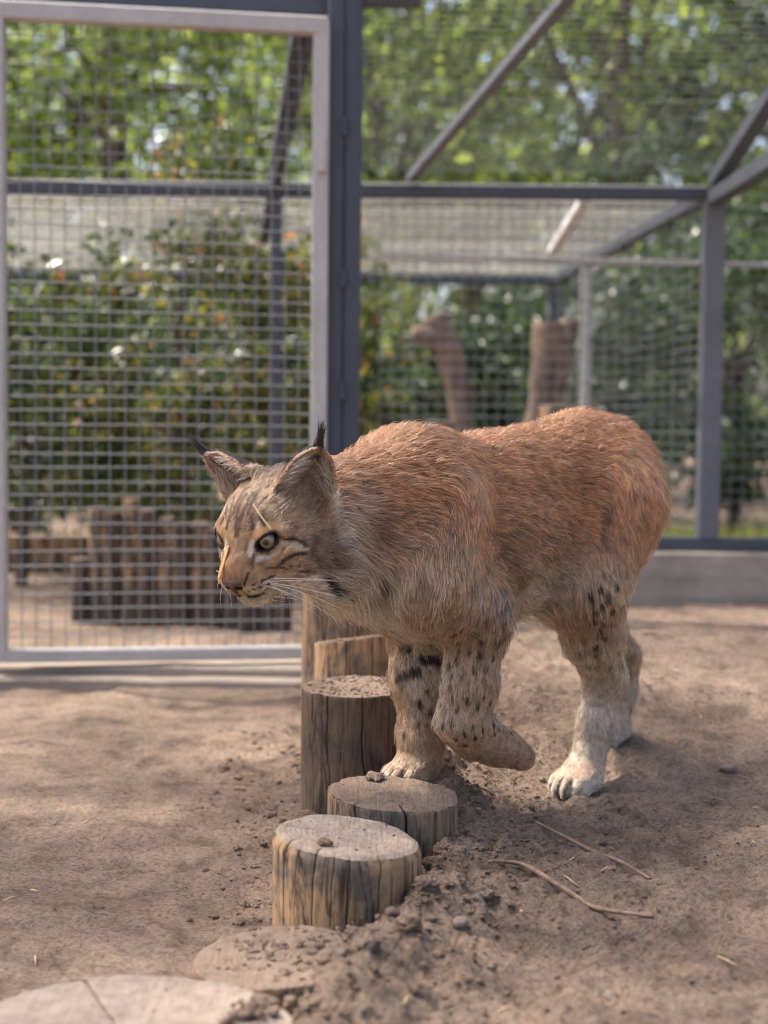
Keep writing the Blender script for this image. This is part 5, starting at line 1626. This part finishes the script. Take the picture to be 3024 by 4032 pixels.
# what clings to the face of the lynx
def on_lynx(name, V, Fc, mat, label, cat):
    W = np.array(V) ; W = P0 + W[:, :1] * _h + W[:, 1:2] * _l + W[:, 2:] * np.array([0, 0, 1.0])
    o0 = W.mean(0)
    o = mesh_obj(name, W - o0, Fc, mat, None); o.location = tuple(o0)
    return tag(o, label, cat)
m_chip, nt, b = new_mat('fresh_wood_chip', 0.7, 0.3)
tc = node(nt, 'ShaderNodeTexCoord'); n1 = noise_tex(nt, tc.outputs['Object'], 300.0, 4, 0.6)
nt.links.new(ramp(nt, n1.outputs['Fac'], [(0.3, (0.50, 0.27, 0.09)), (0.7, (0.68, 0.40, 0.15))]), b.inputs['Base Color'])
def strip(pts, widths, thick, across):
    pts = [np.array(p, float) for p in pts]; V = []
    for p, w_ in zip(pts, widths):
        a_ = np.array(across, float); a_ /= np.linalg.norm(a_)
        n_ = np.cross(a_, pts[-1] - pts[0]); n_ /= np.linalg.norm(n_)
        V += [p - a_ * w_ / 2 - n_ * thick / 2, p + a_ * w_ / 2 - n_ * thick / 2, p + a_ * w_ / 2 + n_ * thick / 2, p - a_ * w_ / 2 + n_ * thick / 2]
    n = len(pts)
    Fc = [(j * 4 + k, j * 4 + (k + 1) % 4, (j + 1) * 4 + (k + 1) % 4, (j + 1) * 4 + k) for j in range(n - 1) for k in range(4)] + [(3, 2, 1, 0), tuple(range(n * 4 - 4, n * 4))]
    return [tuple(from_head(v)) for v in V], Fc
V, Fc = strip([(0.0945, -0.011, 0.0165), (0.1055, -0.0125, 0.006), (0.1165, -0.0155, -0.008), (0.1225, -0.0195, -0.020), (0.1235, -0.021, -0.028)], [0.004, 0.0075, 0.0085, 0.006, 0.0045], 0.0014, (0.35, 0.85, 0.1))
on_lynx('wood_chip', V, Fc, m_chip, 'yellow strip of wood stuck along the nose of the lynx', 'wood chip')
V, Fc = strip([(0.058, 0.0225, 0.064), (0.0645, 0.034, 0.053), (0.0705, 0.0525, 0.0325)], [0.0016, 0.0024, 0.0022], 0.0016, (0.6, -0.3, 0.5))
m_straw, nt, b = new_mat('pale_straw', 0.7, 0.3); b.inputs['Base Color'].default_value = (0.55, 0.40, 0.24, 1)
on_lynx('straw_piece', V, Fc, m_straw, 'thin pale straw on the forehead of the lynx', 'straw')
V, Fc = strip([(0.070, 0.0625, -0.004), (0.066, 0.067, -0.0015), (0.061, 0.071, 0.001)], [0.004, 0.0085, 0.003], 0.0012, (0.1, 0.25, 1.0))
on_lynx('wood_flake', V, Fc, m_straw, 'tiny pale wood flake on the cheek below the eye of the lynx', 'wood flake')

# bits of straw and bark lying about, all alike
g6 = np.random.default_rng(61)
SV, SF, sn = [], [], 0
for k in range(34):
    y = g6.uniform(1.5, 3.0); x = float(np.interp(y, LINE_Y, LINE_X)) + (g6.uniform(0.12, 0.8) if k % 3 else -g6.uniform(0.15, 0.6))
    a = g6.uniform(0, 6.28); ln = g6.uniform(0.010, 0.030)
    p0 = np.array([x, y]); p1 = p0 + ln * np.array([math.cos(a), math.sin(a)])
    zz = [float(ground_height(np.array(p[0]), np.array(p[1]))) + 0.0025 for p in (p0, (p0 + p1) / 2, p1)]
    pts = [(p0[0], p0[1], zz[0]), ((p0[0] + p1[0]) / 2, (p0[1] + p1[1]) / 2, zz[1] + 0.002), (p1[0], p1[1], zz[2])]
    V, Fc = tube(pts, [0.0008, 0.0011, 0.0006], 5)
    SV += list(V); SF += [tuple(i + sn for i in f) for f in Fc]; sn += len(V)
straw = stuff(mesh_obj('straw_litter', SV, SF, m_straw, None, True))
tag(straw, 'scattered bits of dry straw lying on the bare soil', 'straw')
